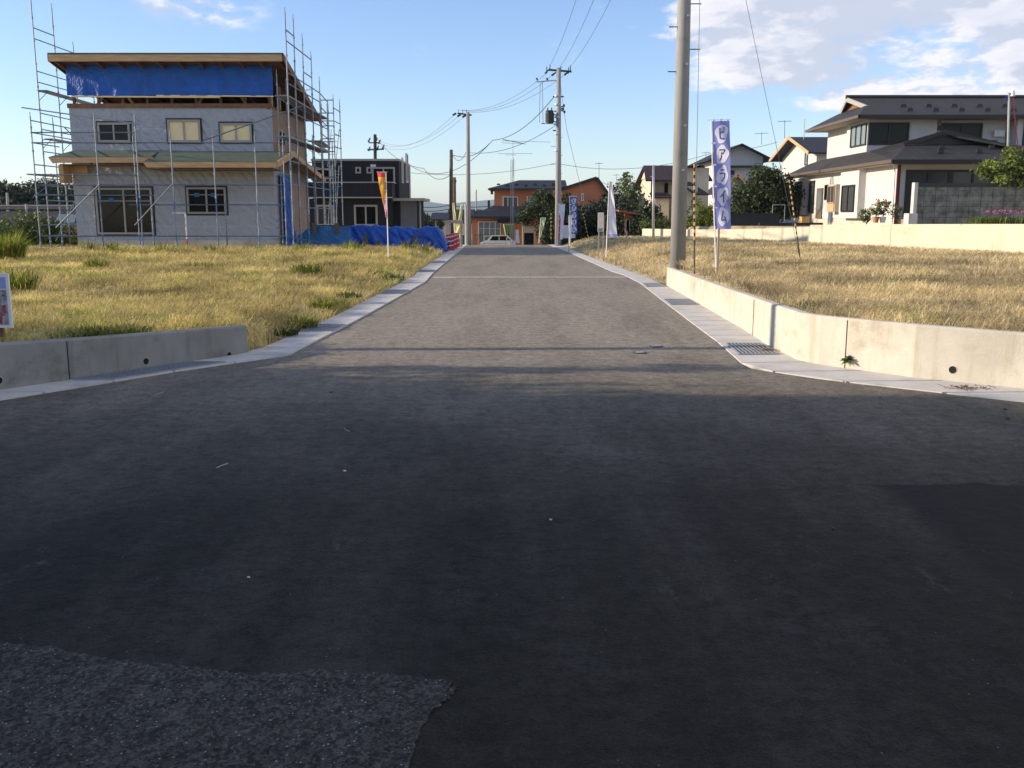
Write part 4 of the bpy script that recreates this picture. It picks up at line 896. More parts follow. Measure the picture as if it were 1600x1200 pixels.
# ------------------------------------------------------------------ BIG WHITE HOUSE, right
def big_house():
    X0,Y0,Y1=16.9,43.,58.; XR=27.; z0=1.0
    root=thing('family_house','large two storey white house with grey tiled roofs behind the cream boundary wall','house',(X0,Y0,z0))
    zE=3.95; zU=6.15; YU=48.2; XU=17.45; YU1=54.6
    b=MB(); b.box(X0,XR,Y0,Y1,z0+.45,zE); b.box(XU,XR,YU,YU1,zE,zU+.3); b.build('wall','white_render',root)
    b=MB(); b.box(X0+.03,XR-.03,Y0+.03,Y1-.03,z0-.3,z0+.45); b.build('foundation','concrete',root)
    b=MB(); b.box(X0-.35,X0-.001,46.8,49.4,z0+.45,zE-.1); b.build('wall_bay','white_render',root); b=MB(); b.box(X0-.35,X0-.001,55.9,57.9,z0+.6,zE-.1); b.build('wall_bay','white_render',root)
    b=MB(); b.box(XU-.25,XU+3.1,YU-.35,YU+2.6,zE,zU+.2); b.build('upper_bay','white_render',root)
    # upper roof: hip and gable
    ov=.75; a=XU-ov-.2; yF=YU-ov-.3; yB=YU1+ov; zt=zU+.15; ym=(yF+yB)/2; zr=7.55; xr0=XU+.35; xg=XU-.2
    zg=lerp(zt,zr,.62)
    f=lambda t:(lerp(a,xr0,t))
    P=[[(a,yF,zt),(XR+1,yF,zt),(XR+1,ym,zr),(xr0-.55,ym,zr),(xr0-.2,lerp(yF,ym,.55),lerp(zt,zr,.55))],
       [(XR+1,yB,zt),(a,yB,zt),(xr0-.2,lerp(yB,ym,.55),lerp(zt,zr,.55)),(xr0-.55,ym,zr),(XR+1,ym,zr)],
       [(a,yB,zt),(a,yF,zt),(xr0-.2,lerp(yF,ym,.55),lerp(zt,zr,.55)),(xr0-.2,lerp(yB,ym,.55),lerp(zt,zr,.55))]]
    up=roof_part(root,P,'roof_tile_front','roof',.10)
    b=MB(); b.prism([(xr0-.18,lerp(yF,ym,.6),lerp(zt,zr,.55)),(xr0-.18,lerp(yB,ym,.6),lerp(zt,zr,.55)),(xr0-.18,ym,zr-.12)],(.05,0,0)); b.build('gable_board','timber_dark',up)
    b=MB(); 
    for s_ in (yF,yB): b.prism([(xr0-.58,ym,zr+.02),(xr0-.58,ym,zr-.2),(xr0-.24,lerp(s_,ym,.5),lerp(zt,zr,.5)-.2),(xr0-.24,lerp(s_,ym,.5),lerp(zt,zr,.5)+.02)],(.07,0,0))
    b.build('barge_board','frame_grey',up)
    b=MB(); b.tube((xr0-.6,ym,zr+.04),(XR+1,ym,zr+.04),.10,.10,8); b.build('ridge_cap','roof_tile',up)
    b=MB(); b.box(a-.06,XR+1,yF-.12,yF-.001,zt-.20,zt-.02); b.build('eave_gutter','frame_dark',up)
    b=MB(); b.box(a-.10,a-.001,yF-.12,yB,zt-.16,zt-.02); b.build('eave_gutter','gutter_brown',up)
    b=MB(); b.box(a+.02,XR,yF+.02,yB-.02,zt-.16,zt-.125); b.build('soffit','soffit',up)
    g=[]
    for i in range(7):
        x=19.2+i*1.25; g+=[(x,lerp(yF,ym,.18),lerp(zt,zr,.18)),(x+.06,lerp(yF,ym,.42),lerp(zt,zr,.42))]
    guards(up,g)
    # lower skirt roof along the left and front
    ov=.55; zl=zE+.0; a=X0-ov; yf=Y0-.75; yb=Y1+.5
    P=[[(a,yb,zl),(a,yf,zl),(XU-.26,YU-.3,4.62),(XU-.26,YU1,4.62),(XU-.26,yb-1.6,4.5)]]
    # front wing with its own gable
    xm=19.35; zg=5.2
    lo=roof_part(root,P,'roof_tile','lower_roof',.10)
    P2=[[(a,yf,zl),(24.9,yf,zl),(22.6,yf+2.0,4.72),(17.7,yf+2.0,4.72)],       # front skirt
        [(a,yf,zl),(17.7,yf+2.0,4.72),(18.2,yf+2.05,4.80),(xm,yf+2.0,zg),(xm,YU-.36,zg),(XU-.1,YU-.36,4.66)],
        [(24.9,yf,zl),(25.6,YU-.01,zl+.3),(xm,YU-.01,zg),(xm,yf+2.0,zg)]]
    b=MB()
    for p in P2: slab(b,p,.10)
    b.build('wing_roof','roof_tile_front',lo)
    b=MB(); b.poly([(17.9,yf+2.03,4.74),(21.9,yf+2.03,4.74),(xm,yf+2.03,zg-.08)]); b.build('gable_board','frame_dark',lo)
    b=MB(); b.bar((xm,yf+1.9,zg+.05),(17.5,yf+1.85,4.72),.14,.16); b.bar((xm,yf+1.9,zg+.05),(22.4,yf+1.85,4.55),.14,.2); b.build('barge_board','frame_dark',lo)
    b=MB(); b.box(a-.05,25,yf-.12,yf-.001,zl-.20,zl-.02); b.build('eave_gutter','frame_dark',lo)
    b=MB(); b.box(a-.12,a-.001,yf-.12,yb,zl-.14,zl-.0); b.build('eave_gutter','gutter_brown',lo)
    b=MB(); b.box(a+.02,25,yf+.02,Y0-.002,zl-.17,zl-.13); b.box(a+.02,X0-.002,Y0,yb,zl-.17,zl-.13); b.build('soffit','soffit',lo)
    guards(lo,[(18.7,yf+.7,4.25),(20.4,yf+.75,4.27),(22.2,yf+.75,4.27),(19.0,yf+1.3,4.48),(21.2,yf+1.3,4.48)],s=.14)
    # front: big dark veranda windows
    for i in range(2):
        win_front(root,17.25+i*1.95,17.25+(i+1)*1.95,z0+.5,3.55,Y0-.001,fr='frame_dark',gl='glass_curtain',mull=1,fw=.1,rails=0,dep=.07)
    b=MB(); b.box(17.15,21.3,Y0-.9,Y0-.05,z0-.1,z0+.42); b.build('porch_step','ply',root)
    b=MB(); b.box(X0-.04,X0+.10,Y0-.06,Y0-.001,z0,zE-.2); b.build('corner_post','maroon',root)
    win_front(root,22.4,24.6,z0+.6,3.4,Y0-.001,fr='frame_dark',gl='glass_dark',mull=1)
    # left side: windows and door of the lower storey
    w=lambda y0,y1,za,zb,x=X0-.001,**k: win_left(root,x,y0,y1,za,zb,**k)
    win_left(root,X0-.351,47.2,49.0,1.75,3.05,fr='frame_dark',gl='glass_curtain',fw=.08)
    win_left(root,X0-.351,56.2,57.6,1.45,2.55,fr='frame_dark',gl='glass_sky',fw=.09)
    w(54.6,55.5,1.7,3.5,fr='frame_dark',gl='glass_curtain',mull=0,fw=.1)
    b=MB(); b.box(X0-.06,X0-.002,53.1,54.1,z0+.42,3.05); dr=b.build('door','bark',root); b=MB(); b.box(X0-.075,X0-.062,53.25,53.95,1.9,2.9); b.build('door_pane','glass_sky',dr)
    w(52.2,52.8,2.4,3.2,fr='frame_dark',gl='glass_dark',mull=0); w(51.2,51.9,2.4,3.2,fr='frame_dark',gl='glass_dark',mull=0)
    b=MB(); b.box(X0-.40,X0-.002,49.9,51.1,1.75,3.15); bw=b.build('kitchen_bay','cream_wall',root)
    win_left(bw,X0-.401,49.95,51.05,2.2,3.1,fr='ply',gl='glass_curtain',mull=1,fw=.06)
    b=MB(); b.box(X0-.45,X0-.401,49.95,51.05,1.78,2.18); b.build('bay_panel','timber',bw)
    for y in (51.55,51.75): b=MB(); b.tube((X0-.08,y,z0),(X0-.08,y,3.5),.035,.035,6); b.build('wall_pipe','frame_white',root)
    b=MB(); b.tube((X0-.06,55.7,z0+.0),(X0-.06,55.7,z0+1.1),.03,.03,6); b.tube((X0-.06,55.7,z0+1.1),(X0-.06,57.8,z0+1.1),.03,.03,6); b.build('hand_rail','frame_grey',root)
    # upper storey windows: corner pair, door to balcony, right one
    xb=XU-.251
    win_left(root,xb,YU-.28,YU+1.9,4.95,6.0,fr='frame_dark',gl='glass_sky',mull=2,fw=.07)
    win_front(root,XU-.2,XU+1.75,4.95,6.0,YU-.351,fr='frame_dark',gl='glass_dark',mull=1,fw=.08)
    win_front(root,20.9,22.9,4.5,6.0,YU-.001,fr='frame_dark',gl='glass_dark',mull=1,fw=.09)
    b=MB(); b.box(23.4,23.9,YU-.25,YU-.001,5.35,5.65); b.build('wall_lamp','frame_white',root)
    win_front(root,24.6,27.2,4.55,6.05,YU-.601,fr='frame_dark',gl='glass_curtain',mull=1,fw=.08)
    b=MB(); b.box(24.3,27.5,YU-.6,YU-.001,4.0,zU+.1); b.build('upper_bay','white_render',root)
    b=MB(); b.box(XU+3.15,XU+3.3,YU-.3,YU-.002,4,zU+.1); b.build('downpipe','ply',root)
    b=MB(); b.tube((24.1,YU-.08,4),(24.1,YU-.08,6.0),.04,.04,6); b.build('downpipe','frame_dark',root)
    b=MB()
    b.bar((21.2,YU-1.0,5.1),(23.2,YU-1.0,5.1),.05,.05)
    for i in range(9): b.bar((21.2+i*.25,YU-1.0,4.5),(21.2+i*.25,YU-1.0,5.1),.02,.02)
    b.build('balcony_rail','frame_dark',root)
    b=MB(); b.box(19.7,20.8,YU-.32,YU-.002,5.65,5.85); b.build('awning','frame_dark',root)
    b=MB(); b.box(XU-.06,XU-.001,YU+2.7,YU+2.95,4.9,5.6); b.build('shutter_box','maroon',root)
    b=MB(); b.path([(a,yf,3.8),(X0-.1,Y0+.1,3.5),(X0-.1,Y0+.05,1.2)],.035,6); b.build('downpipe','frame_white',root)
big_house()
def gable_house(name,label,loc,x0,x1,y0,y1,z0,ze,zr,axis,wall,roof,ov=.6,barge=None,group=None,cat='house',ridge=None):
    """axis 'x': ridge runs along X (gables face +-X); 'y': ridge runs along Y (gable faces the viewer)"""
    root=thing(name,label,cat,loc,group); b=MB()
    b.box(x0,x1,y0,y1,z0,ze)
    xm,ym=(x0+x1)/2 if ridge is None else ridge,(y0+y1)/2 if ridge is None else ridge
    if axis=='y':
        b.prism([(x0,y0,ze),(x1,y0,ze),(xm,y0,zr-.15)],(0,y1-y0,0)); b.build('wall',wall,root)
        sl=(zr-ze)/(xm-x0); sr=(zr-ze)/(x1-xm)
        P=[[(x0-ov,y0-ov,ze-sl*ov),(xm,y0-ov,zr),(xm,y1+ov,zr),(x0-ov,y1+ov,ze-sl*ov)],[(xm,y0-ov,zr),(x1+ov,y0-ov,ze-sr*ov),(x1+ov,y1+ov,ze-sr*ov),(xm,y1+ov,zr)]]
        rf=roof_part(root,P,roof)
        if barge:
            b=MB(); b.bar((x0-ov,y0-ov-.03,ze-sl*ov-.06),(xm,y0-ov-.03,zr-.06),.06,.26); b.build('barge_board',barge,rf); b=MB(); b.bar((x1+ov,y0-ov-.03,ze-sr*ov-.06),(xm,y0-ov-.03,zr-.06),.06,.26); b.build('barge_board',barge,rf)
    else:
        b.prism([(x0,y0,ze),(x0,y1,ze),(x0,ym,zr-.15)],(x1-x0,0,0)); b.build('wall',wall,root)
        s=(zr-ze)/(ym-y0)
        P=[[(x0-ov,y0-ov,ze-s*ov),(x1+ov,y0-ov,ze-s*ov),(x1+ov,ym,zr),(x0-ov,ym,zr)],[(x0-ov,ym,zr),(x1+ov,ym,zr),(x1+ov,y1+ov,ze-s*ov),(x0-ov,y1+ov,ze-s*ov)]]
        rf=roof_part(root,P,roof)
        if barge:
            b=MB(); b.bar((x0-ov-.03,y0-ov,ze-s*ov-.06),(x0-ov-.03,ym,zr-.06),.06,.26); b.build('barge_board',barge,rf); b=MB(); b.bar((x0-ov-.03,y1+ov,ze-s*ov-.06),(x0-ov-.03,ym,zr-.06),.06,.26); b.build('barge_board',barge,rf)
    return root,rf
# white house with timber barge board, facing left (gable towards -X)
xg=24.; y0=xg*1500/464*1.0; y1=xg*1500/412
h4,_=gable_house('white_house','white house with orange brown gable edge and dark roof, left of the largest house',(xg,y0,.5),xg,xg+5.5,y0,y1,.3,Q(1264,236,y0).z+.1,Q(1230,214,(y0+y1)/2).z,'x','white_render','roof_slate',.9,'timber')
win_left(h4,xg-.001,y0+2.2,y0+3.0,5.6,7.3,fr='frame_dark',gl='glass_sky',mull=0,fw=.08)
win_front(h4,xg+2.0,xg+4,3.4,4.6,y0-.001,fr='frame_dark',gl='glass_dark')
b=MB(); b.tube((xg-.5,y0+2,7.6),(xg-.5,y0+2,9.2),.03,.03,5); b.build('vent_pipe','frame_grey',h4)
# long grey gable house behind the blue banner
Yg=96.; q=lambda px,py:Q(px,py,Yg)
h5,_=gable_house('grey_house','wide pale grey house with broad dark gable behind the large blue banner',(23,Yg,0),q(1128,0).x,q(1203,0).x,Yg,Yg+9,-.5,q(0,243).z,q(0,225).z,'y','white_render','roof_slate',.9)
win_front(h5,q(1140,0).x,q(1158,0).x,q(0,285).z,q(0,266).z,Yg-.001,fr='frame_dark',gl='glass_dark',mull=2)
b=MB(); b.box(q(1136,0).x,q(1204,0).x,Yg-.7,Yg-.002,q(0,262).z,q(0,259).z); b.build('awning','frame_dark',h5)
# small porch gable with timber edge
Yp=88.; q=lambda px,py:Q(px,py,Yp)
h6,_=gable_house('annex_house','low white annex with timber edged gable between the blue banner and the dark tree',(21,Yp,0),q(1142,0).x,q(1180,0).x,Yp,Yp+5,-.2,q(0,290).z,q(0,272).z,'y','white_render','roof_slate',.7,'timber')
# cream houses near the grey pole
Yc=80.; q=lambda px,py:Q(px,py,Yc)
r_=thing('cream_house','cream house with deep purple brown eave roof beside the big concrete pole','house',(12,Yc,0))
b=MB(); b.box(q(1024,0).x,q(1110,0).x,Yc,Yc+7,-.3,q(0,276).z); b.build('wall','cream_wall',r_)
rf=roof_part(r_,[[(q(1012,0).x,Yc-1.3,q(0,282).z),(q(1118,0).x,Yc-1.3,q(0,282).z),(q(1118,0).x,Yc+2.5,q(0,256).z),(q(1018,0).x,Yc+2.5,q(0,256).z)],[(q(1018,0).x,Yc+2.5,q(0,256).z),(q(1118,0).x,Yc+2.5,q(0,256).z),(q(1118,0).x,Yc+8,q(0,290).z),(q(1014,0).x,Yc+8,q(0,290).z)]],'roof_purple')
b=MB(); b.prism([(q(1022,0).x,Yc-.6,q(0,277).z),(q(1022,0).x,Yc+7,q(0,277).z),(q(1022,0).x,Yc+2.5,q(0,259).z)],(.1,0,0)); b.build('gable_panel','cream_wall',r_)
b=MB(); b.box(q(1024,0).x-.02,q(1032,0).x,Yc-.15,Yc-.002,q(0,306).z,q(0,277).z); b.build('balcony_screen','timber',r_)
win_front(r_,q(1046,0).x,q(1052,0).x,q(0,303).z,q(0,286).z,Yc-.001,fr='frame_dark',mull=0)
b=MB(); b.box(q(1022,0).x,q(1044,0).x,Yc-3.2,Yc-.2,-.4,q(0,309).z); b.build('annex_wall','cream_wall',r_)
roof_part(r_,[[(q(1018,0).x,Yc-3.6,q(0,309).z),(q(1050,0).x,Yc-3.6,q(0,309).z),(q(1050,0).x,Yc-.05,q(0,301).z),(q(1022,0).x,Yc-.05,q(0,301).z)]],'roof_purple','annex_roof')
win_front(r_,q(1029,0).x,q(1034,0).x,q(0,343).z,q(0,332).z,Yc-3.201,fr='frame_dark',mull=0)
Yc=74.; q=lambda px,py:Q(px,py,Yc)
r_=thing('cream_house','cream wall house with brown lean to roof and ridge just left of the blue banner','house',(15,Yc,0))
b=MB(); b.box(q(1073,0).x,q(1100,0).x,Yc,Yc+4,-.2,q(0,291).z); b.build('lower_wall','cream_wall',r_)
b=MB(); b.box(q(1094,0).x,q(1135,0).x,Yc+4.1,Yc+10,-.2,q(0,258).z); b.build('wall','cream_wall',r_)
roof_part(r_,[[(q(1070,0).x,Yc-.5,q(0,287).z),(q(1095,0).x,Yc-.5,q(0,303).z),(q(1116,0).x,Yc-.5,q(0,303).z),(q(1102,0).x,Yc+4,q(0,281).z),(q(1078,0).x,Yc+4,q(0,281).z)]],'roof_tile')
roof_part(r_,[[(q(1090,0).x,Yc+3.5,q(0,258).z),(q(1140,0).x,Yc+3.5,q(0,244).z),(q(1140,0).x,Yc+10,q(0,244).z),(q(1088,0).x,Yc+10,q(0,258).z)]],'roof_purple','upper_roof')
# red brown shed near the shrubs, and a far blue roof
Ys=66.; q=lambda px,py:Q(px,py,Ys)
r_=thing('garden_shed','small red brown metal shed at the right edge of the dark shrubs','shed',(9,Ys,0))
b=MB(); b.box(q(983,0).x,q(1003,0).x,Ys,Ys+4,-.6,q(0,333).z); b.build('wall','brown_shed',r_)
roof_part(r_,[[(q(972,0).x,Ys-.5,q(0,328).z),(q(1010,0).x,Ys-.5,q(0,334).z),(q(1010,0).x,Ys+5,q(0,334).z),(q(972,0).x,Ys+5,q(0,328).z)]],'brown_shed')
win_front(r_,q(984,0).x+.02,q(987,0).x+.2,-.3,q(0,342).z,Ys-.001,fr='frame_grey',mull=0)
Yb=150.; q=lambda px,py:Q(px,py,Yb)
gable_house('far_house','distant house with blue grey roof between the orange house and the cream houses',(20,Yb,-1),q(986,0).x,q(1025,0).x,Yb,Yb+8,-2,q(0,322).z,q(0,311).z,'x','grey_siding','roof_slate',.5)
# ------------------------------------------------------------------ orange houses at the end of the lane
def orange_house():
    Y=100.; q=lambda px,py:Q(px,py,Y); zg=-1.8
    root=thing('orange_house','orange two storey house with dark slate hip roofs facing the end of the lane','house',(0,Y,zg))
    b=MB(); b.box(q(735,0).x,q(860,0).x,Y,Y+8,zg,q(0,339).z); b.box(q(771,0).x,q(880,0).x,Y+1.2,Y+8,q(0,339).z,q(0,294).z); b.build('wall','orange_wall',root)
    e=q(0,294).z; rz=q(0,279).z; x0,x1=q(762,0).x,q(890,0).x
    up=roof_part(root,[[(x0,Y+.2,e),(x1,Y+.2,e),(x1,Y+4.5,rz),(q(812,0).x,Y+4.5,rz)],[(x0,Y+9,e),(x0,Y+.2,e),(q(812,0).x,Y+4.5,rz)],[(x1,Y+9,e),(x0,Y+9,e),(q(812,0).x,Y+4.5,rz),(x1,Y+4.5,rz)]],'roof_slate')
    b=MB(); b.box(x0-.05,x1,Y+.1,Y+.199,e-.2,e-.02); b.build('eave_gutter','frame_dark',up)
    guards(up,[(x0+1.0+i*.95,Y+.2+(1.0 if i%2 else 1.5),e+(.24 if i%2 else .36)) for i in range(7)],s=.2)
    e=q(0,338).z; rz=q(0,327).z; xa,xb=q(727,0).x,q(862,0).x
    lo=roof_part(root,[[(xa,Y-.9,e),(xb,Y-.9,e),(xb,Y+1.19,rz+.35),(q(771,0).x,Y+1.19,rz+.35)],[(xa,Y+7,e),(xa,Y-.9,e),(q(770,0).x,Y+1.19,rz+.35),(q(770,0).x,Y+6,rz+.35)]],'roof_slate','lower_roof')
    b=MB(); b.box(xa-.05,xb,Y-1.0,Y-.901,e-.2,e-.02); b.build('eave_gutter','frame_dark',lo)
    guards(lo,[(xa+.9+i*.85,Y-.9+(.7 if i%2 else 1.1),e+(.2 if i%2 else .34)) for i in range(9)],s=.2)
    yy=Y+1.199
    win_front(root,q(785,0).x,q(810,0).x,Q(0,325,yy).z,Q(0,307,yy).z,yy,fr='frame_white',gl='glass_curtain',mull=2,fw=.09)
    win_front(root,q(824,0).x,q(842,0).x,Q(0,325,yy).z,Q(0,307,yy).z,yy,fr='frame_white',gl='glass_sky',mull=1,fw=.09)
    win_front(root,q(745,0).x,q(782,0).x,-1.6,q(0,346).z,Y-.001,fr='frame_white',gl='glass_sky',mull=3,fw=.09,rails=1)
    b=MB(); b.box(q(776,0).x,q(812,0).x,Y-1.6,Y-.002,q(0,348).z,q(0,341).z); b.build('awning','roof_slate',root)
    b=MB(); b.box(q(761,0).x-.12,q(761,0).x+.12,Y+4,Y+4.2,1.5,q(0,312).z); b.build('chimney','frame_dark',root)
    b=MB(); b.box(q(765,0).x,q(769,0).x,Y+1.5,Y+2.2,q(0,303).z,q(0,297).z); b.build('small_eave','frame_dark',root)
orange_house()
Yo=84.; q=lambda px,py:Q(px,py,Yo)
h7,rf=gable_house('orange_house','orange brown house with lopsided dark gable above the dark shrubs',(6,Yo,-1.5),q(876,0).x,q(950,0).x,Yo,Yo+8,-1.6,q(0,294).z-.1,q(0,277).z,'y','orange_wall','roof_slate',.35,'frame_dark',ridge=q(936,0).x)
win_front(h7,q(912,0).x,q(916,0).x,q(0,314).z,q(0,302).z,Yo-.001,fr='frame_white',gl='glass_dark',mull=0,fw=.08)
win_front(h7,q(876,0).x,q(879,0).x+.1,q(0,303).z,q(0,298).z,Yo-.001,fr='frame_white',gl='glass_dark',mull=0,fw=.06)
win_front(h7,q(945,0).x,q(951,0).x,q(0,312).z,q(0,304).z,Yo-.001,fr='frame_dark',gl='glass_dark',mull=0,fw=.06)
b=MB(); b.prism([(q(905,0).x,Yo-1.5,q(0,324).z),(q(944,0).x,Yo-1.5,q(0,314).z),(q(944,0).x,Yo-1.5,q(0,318).z),(q(905,0).x,Yo-1.5,q(0,328).z)],(0,1.49,0)); b.build('lower_roof','roof_slate',h7)
# distant low houses left of the lane
Yl=120.; q=lambda px,py:Q(px,py,Yl)
r_,_=gable_house('low_house','low cream walled house with blue grey roof left of the dark wooden pole',(-8,Yl,-1.8),q(675,0).x,q(703,0).x,Yl,Yl+7,-2,q(0,341).z,q(0,332).z,'x','cream_wall','roof_slate',.6)
win_front(r_,q(680,0).x,q(686,0).x,q(0,352).z,q(0,344).z,Yl-.001,fr='frame_dark',gl='glass_dark')
r_,_=gable_house('low_house','grey shed like house with pale blue roof behind the yellow banners',(-5,Yl-12,-1.8),Q(722,0,108).x,Q(731,0,108).x,108,113,-2,Q(0,345,108).z,Q(0,334,108).z,'x','shed_wall','roof_slate',.6)
r_,_=gable_house('far_house','far pale roofed house on the left horizon beyond the lane',(-12,170,-1.8),Q(700,0,170).x,Q(745,0,170).x,170,178,-2,Q(0,337,170).z,Q(0,327,170).z,'x','cream_wall','roof_slate',.6)
# grey long shed at far left
Yw=72.; q=lambda px,py:Q(px,py,Yw)
r_=thing('grey_shed','long low grey metal shed at the far left below the wood','shed',(-42,Yw,-1))
b=MB(); b.box(-60,q(88,0).x,Yw,Yw+9,-1.5,q(0,330).z); b.box(-60.05,q(92,0).x,Yw-.3,Yw+9.4,q(0,327).z,q(0,322).z); b.build('wall','shed_wall',r_)
b=MB(); b.box(-60.1,q(93,0).x,Yw-.35,Yw-.301,q(0,322).z,q(0,320).z); b.build('roof_edge','frame_grey',r_)
r_=thing('far_house','dark roofed house with white wall seen through the left scaffolding','house',(-36,86,-1))
b=MB(); q=lambda px,py:Q(px,py,80.); b.box(q(74,0).x,q(108,0).x,80,86,-1.5,q(0,346).z); b.build('wall','white_render',r_)
roof_part(r_,[[(q(66,0).x,79.5,q(0,352).z),(q(112,0).x,79.5,q(0,352).z),(q(112,0).x,82.5,q(0,334).z),(q(88,0).x,82.5,q(0,334).z)]],'roof_slate')
def dark_car():
    Y=62.; c=Q(93,360,Y); zt=Q(93,333,Y).z; z0=zt-1.62; x0,x1=c.x-.84,c.x+.84
    r=thing('parked_car','dark blue car with bright windscreen seen through the left scaffolding, facing the viewer','car',(c.x,Y,z0))
    b=MB(); b.prism([(x0,Y,z0+.30),(x0,Y-.02,z0+.80),(x0,Y+.75,z0+1.0),(x0,Y+3.6,z0+1.0),(x0,Y+3.7,z0+.3)],(x1-x0,0,0)); b.prism([(x0+.08,Y+.75,z0+1.0),(x0+.2,Y+1.4,z0+1.60),(x0+.2,Y+3.1,z0+1.58),(x0+.08,Y+3.5,z0+1.0)],(x1-x0-.2,0,0)); b.build('body','car_navy',r)
    b=MB(); b.poly([(x0+.14,Y+.74,z0+1.02),(x1-.18,Y+.74,z0+1.02),(x1-.26,Y+1.33,z0+1.56),(x0+.26,Y+1.33,z0+1.56)]); b.build('windscreen','glass_sky',r)
    for x in (x0+.1,x1-.4): b=MB(); b.box(x,x+.3,Y-.05,Y-.021,z0+.62,z0+.76); b.build('headlight','frame_white',r)
    for x in (x0+.02,x1-.22):
        b=MB(); b.tube((x,Y+.7,z0+.3),(x+.2,Y+.7,z0+.3),.3,.3,16); b.build('wheel','black_paint',r)
    b=MB(); b.box(x0+.5,x1-.5,Y-.05,Y-.021,z0+.42,z0+.56); b.build('number_plate','frame_white',r)
mat('car_navy',(.02,.035,.09),.25,.05,4,0)
dark_car()
# ------------------------------------------------------------------ block wall by the big house
Yk=36.; q=lambda px,py:Q(px,py,Yk)
r_=thing('block_wall','dark weathered concrete block wall with pale end pillar in front of the large white house','wall',(16,Yk,1.1))
b=MB(); b.box(q(1455,0).x,27,Yk,Yk+.15,.9,q(0,292).z); b.build('wall_body','block_wall',r_)
b=MB(); b.box(q(1455,0).x,27,Yk-.03,Yk+.18,q(0,292).z,q(0,286).z); b.build('wall_cap','dark_metal',r_)
b=MB(); b.box(q(1449,0).x,q(1454.5,0).x,Yk-.06,Yk+.2,.9,q(0,286).z+.02); b.box(q(1441,0).x,q(1455,0).x,Yk-.16,Yk+.3,.9,q(0,342).z+.2); b.build('pillar','gutter_concrete',r_)
# lower dark fence wall further left
Yk2=50.; q=lambda px,py:Q(px,py,Yk2)
r_=thing('garden_wall','low black garden wall below the dark tree, beyond the cream boundary wall','wall',(14,Yk2,.8))
b=MB(); b.box(q(1148,0).x,q(1234,0).x,Yk2,Yk2+.12,.3,q(0,334).z); b.box(q(1178,0).x,q(1275,0).x,Yk2-3,Yk2-2.8,.5,Q(0,348,Yk2-3).z); b.build('wall_body','grey_siding',r_)
b=MB(); b.box(q(1148,0).x,q(1234,0).x,Yk2-.03,Yk2+.15,q(0,334).z,q(0,333).z); b.build('wall_cap','frame_dark',r_)
r_=thing('garden_gate','thin grey pipe gate frame beside the large white house','gate',(18,54,1))
p=Q(1207,330,54.); p2=Q(1226,330,54.); b=MB(); b.tube((p.x,54,.8),(p.x,54,Q(0,320,54).z),.018,.018,6); b.tube((p2.x,54,.8),(p2.x,54,Q(0,320,54).z),.018,.018,6); b.tube((p.x,54,Q(0,320,54).z),(p2.x,54,Q(0,320,54).z),.018,.018,6); b.build('gate_frame','steel',r_)
# ------------------------------------------------------------------ utility poles and wires
def pole_shaft(root,base,top,r0,r1,mt='pole_concrete',name='pole'):
    b=MB(); b.path([base-Vector((0,0,.3)),base.lerp(top,.5),top],[r0,(r0+r1)/2,r1],20); return b.build(name,mt,root,True)
# near pole
PB=Vector((3.93,22.6,.42)); PT=PB+Vector((-.02,0,12.2))
PB=G(1059,415,.42); PB.y-=.0; PT=Vector((PB.x-.05,PB.y+.1,12.6))
near=thing('utility_pole','thick tapered concrete utility pole standing behind the right retaining wall','utility pole',PB)
pole_shaft(near,PB,PT,.185,.115)
for px,py in ((1096,6),(1059,42),(1092,77),(1055,112)):
    z=Q(px,py,PB.y).z; s=1 if px>1075 else -1; b=MB(); b.tube((PB.x+s*.12,PB.y,z),(PB.x+s*.36,PB.y,z),.012,.012,6); b.build('step_bolt','dark_metal',near)
for z in (6.9,5.25,4.15):
    b=MB(); b.tube((PB.x,PB.y,z-.02),(PB.x,PB.y,z+.02),.162,.162,20); b.build('band','steel',near) if z==4.15 and False else None
for z in (4.95,2.6,3.6,6.0): b=MB(); b.box(PB.x+.02,PB.x+.07,PB.y-.19,PB.y-.15,z,z+.05); b.build('pole_bolt','steel',near)
# crossarm above the picture so the wires have something to hang from
b=MB(); b.box(PB.x-.9,PB.x+.9,PB.y-.05,PB.y+.05,12.2,12.3); b.build('crossarm','dark_metal',near)
def wire(name,label,pts,sag,r=.0085,group='overhead wires',n=14):
    b=MB(); P=[]
    for p,q in zip(pts,pts[1:]):
        p,q=Vector(p),Vector(q)
        for i in range(n+1):
            t=i/n; v=p.lerp(q,t); v.z-=sag*4*t*(1-t); P.append(v)
    b.path(P,r,5); return tag(b.build(name,'black_wire'),label,'wire',group)
def guy(label,gx,gy,tx,ty,wx,wy,n=10):
    """guy wire with yellow and black guard tube; (wx,wy) where the wire leaves towards the pole top"""
    p=G(gx,gy,.4); 
    t=Q(tx,ty,p.y-.02); root=thing('guy_wire',label,'guy wire',p,'guy wires with striped guards')
    e=Vector(wx)
    b=MB(); b.tube(p,e,.006,.006,5); b.build('wire','black_wire',root)
    b=MB(); s=p.lerp(t,.28)
    k=n
    for i in range(k):
        b.tube(s.lerp(t,i/k),s.lerp(t,(i+1)/k),.018,.018,8,i%2)
    b.build('guard',['black_paint','yellow_paint'],root); b=MB(); b.tube(p,s,.018,.018,6); b.build('anchor_rod','bark',root)
guy('upright yellow and black guy wire guard between the big pole and the blue banner',1085,428,1085,256,(Q(1089,0,PB.y-.1)+Vector((.01,0,4))),0,22)
g2=G(1251,410,.4); guy('leaning yellow and black guy wire guard in the right straw lot',1251,410,1233,281,Q(1165,-2,g2.y-.3),0,22)
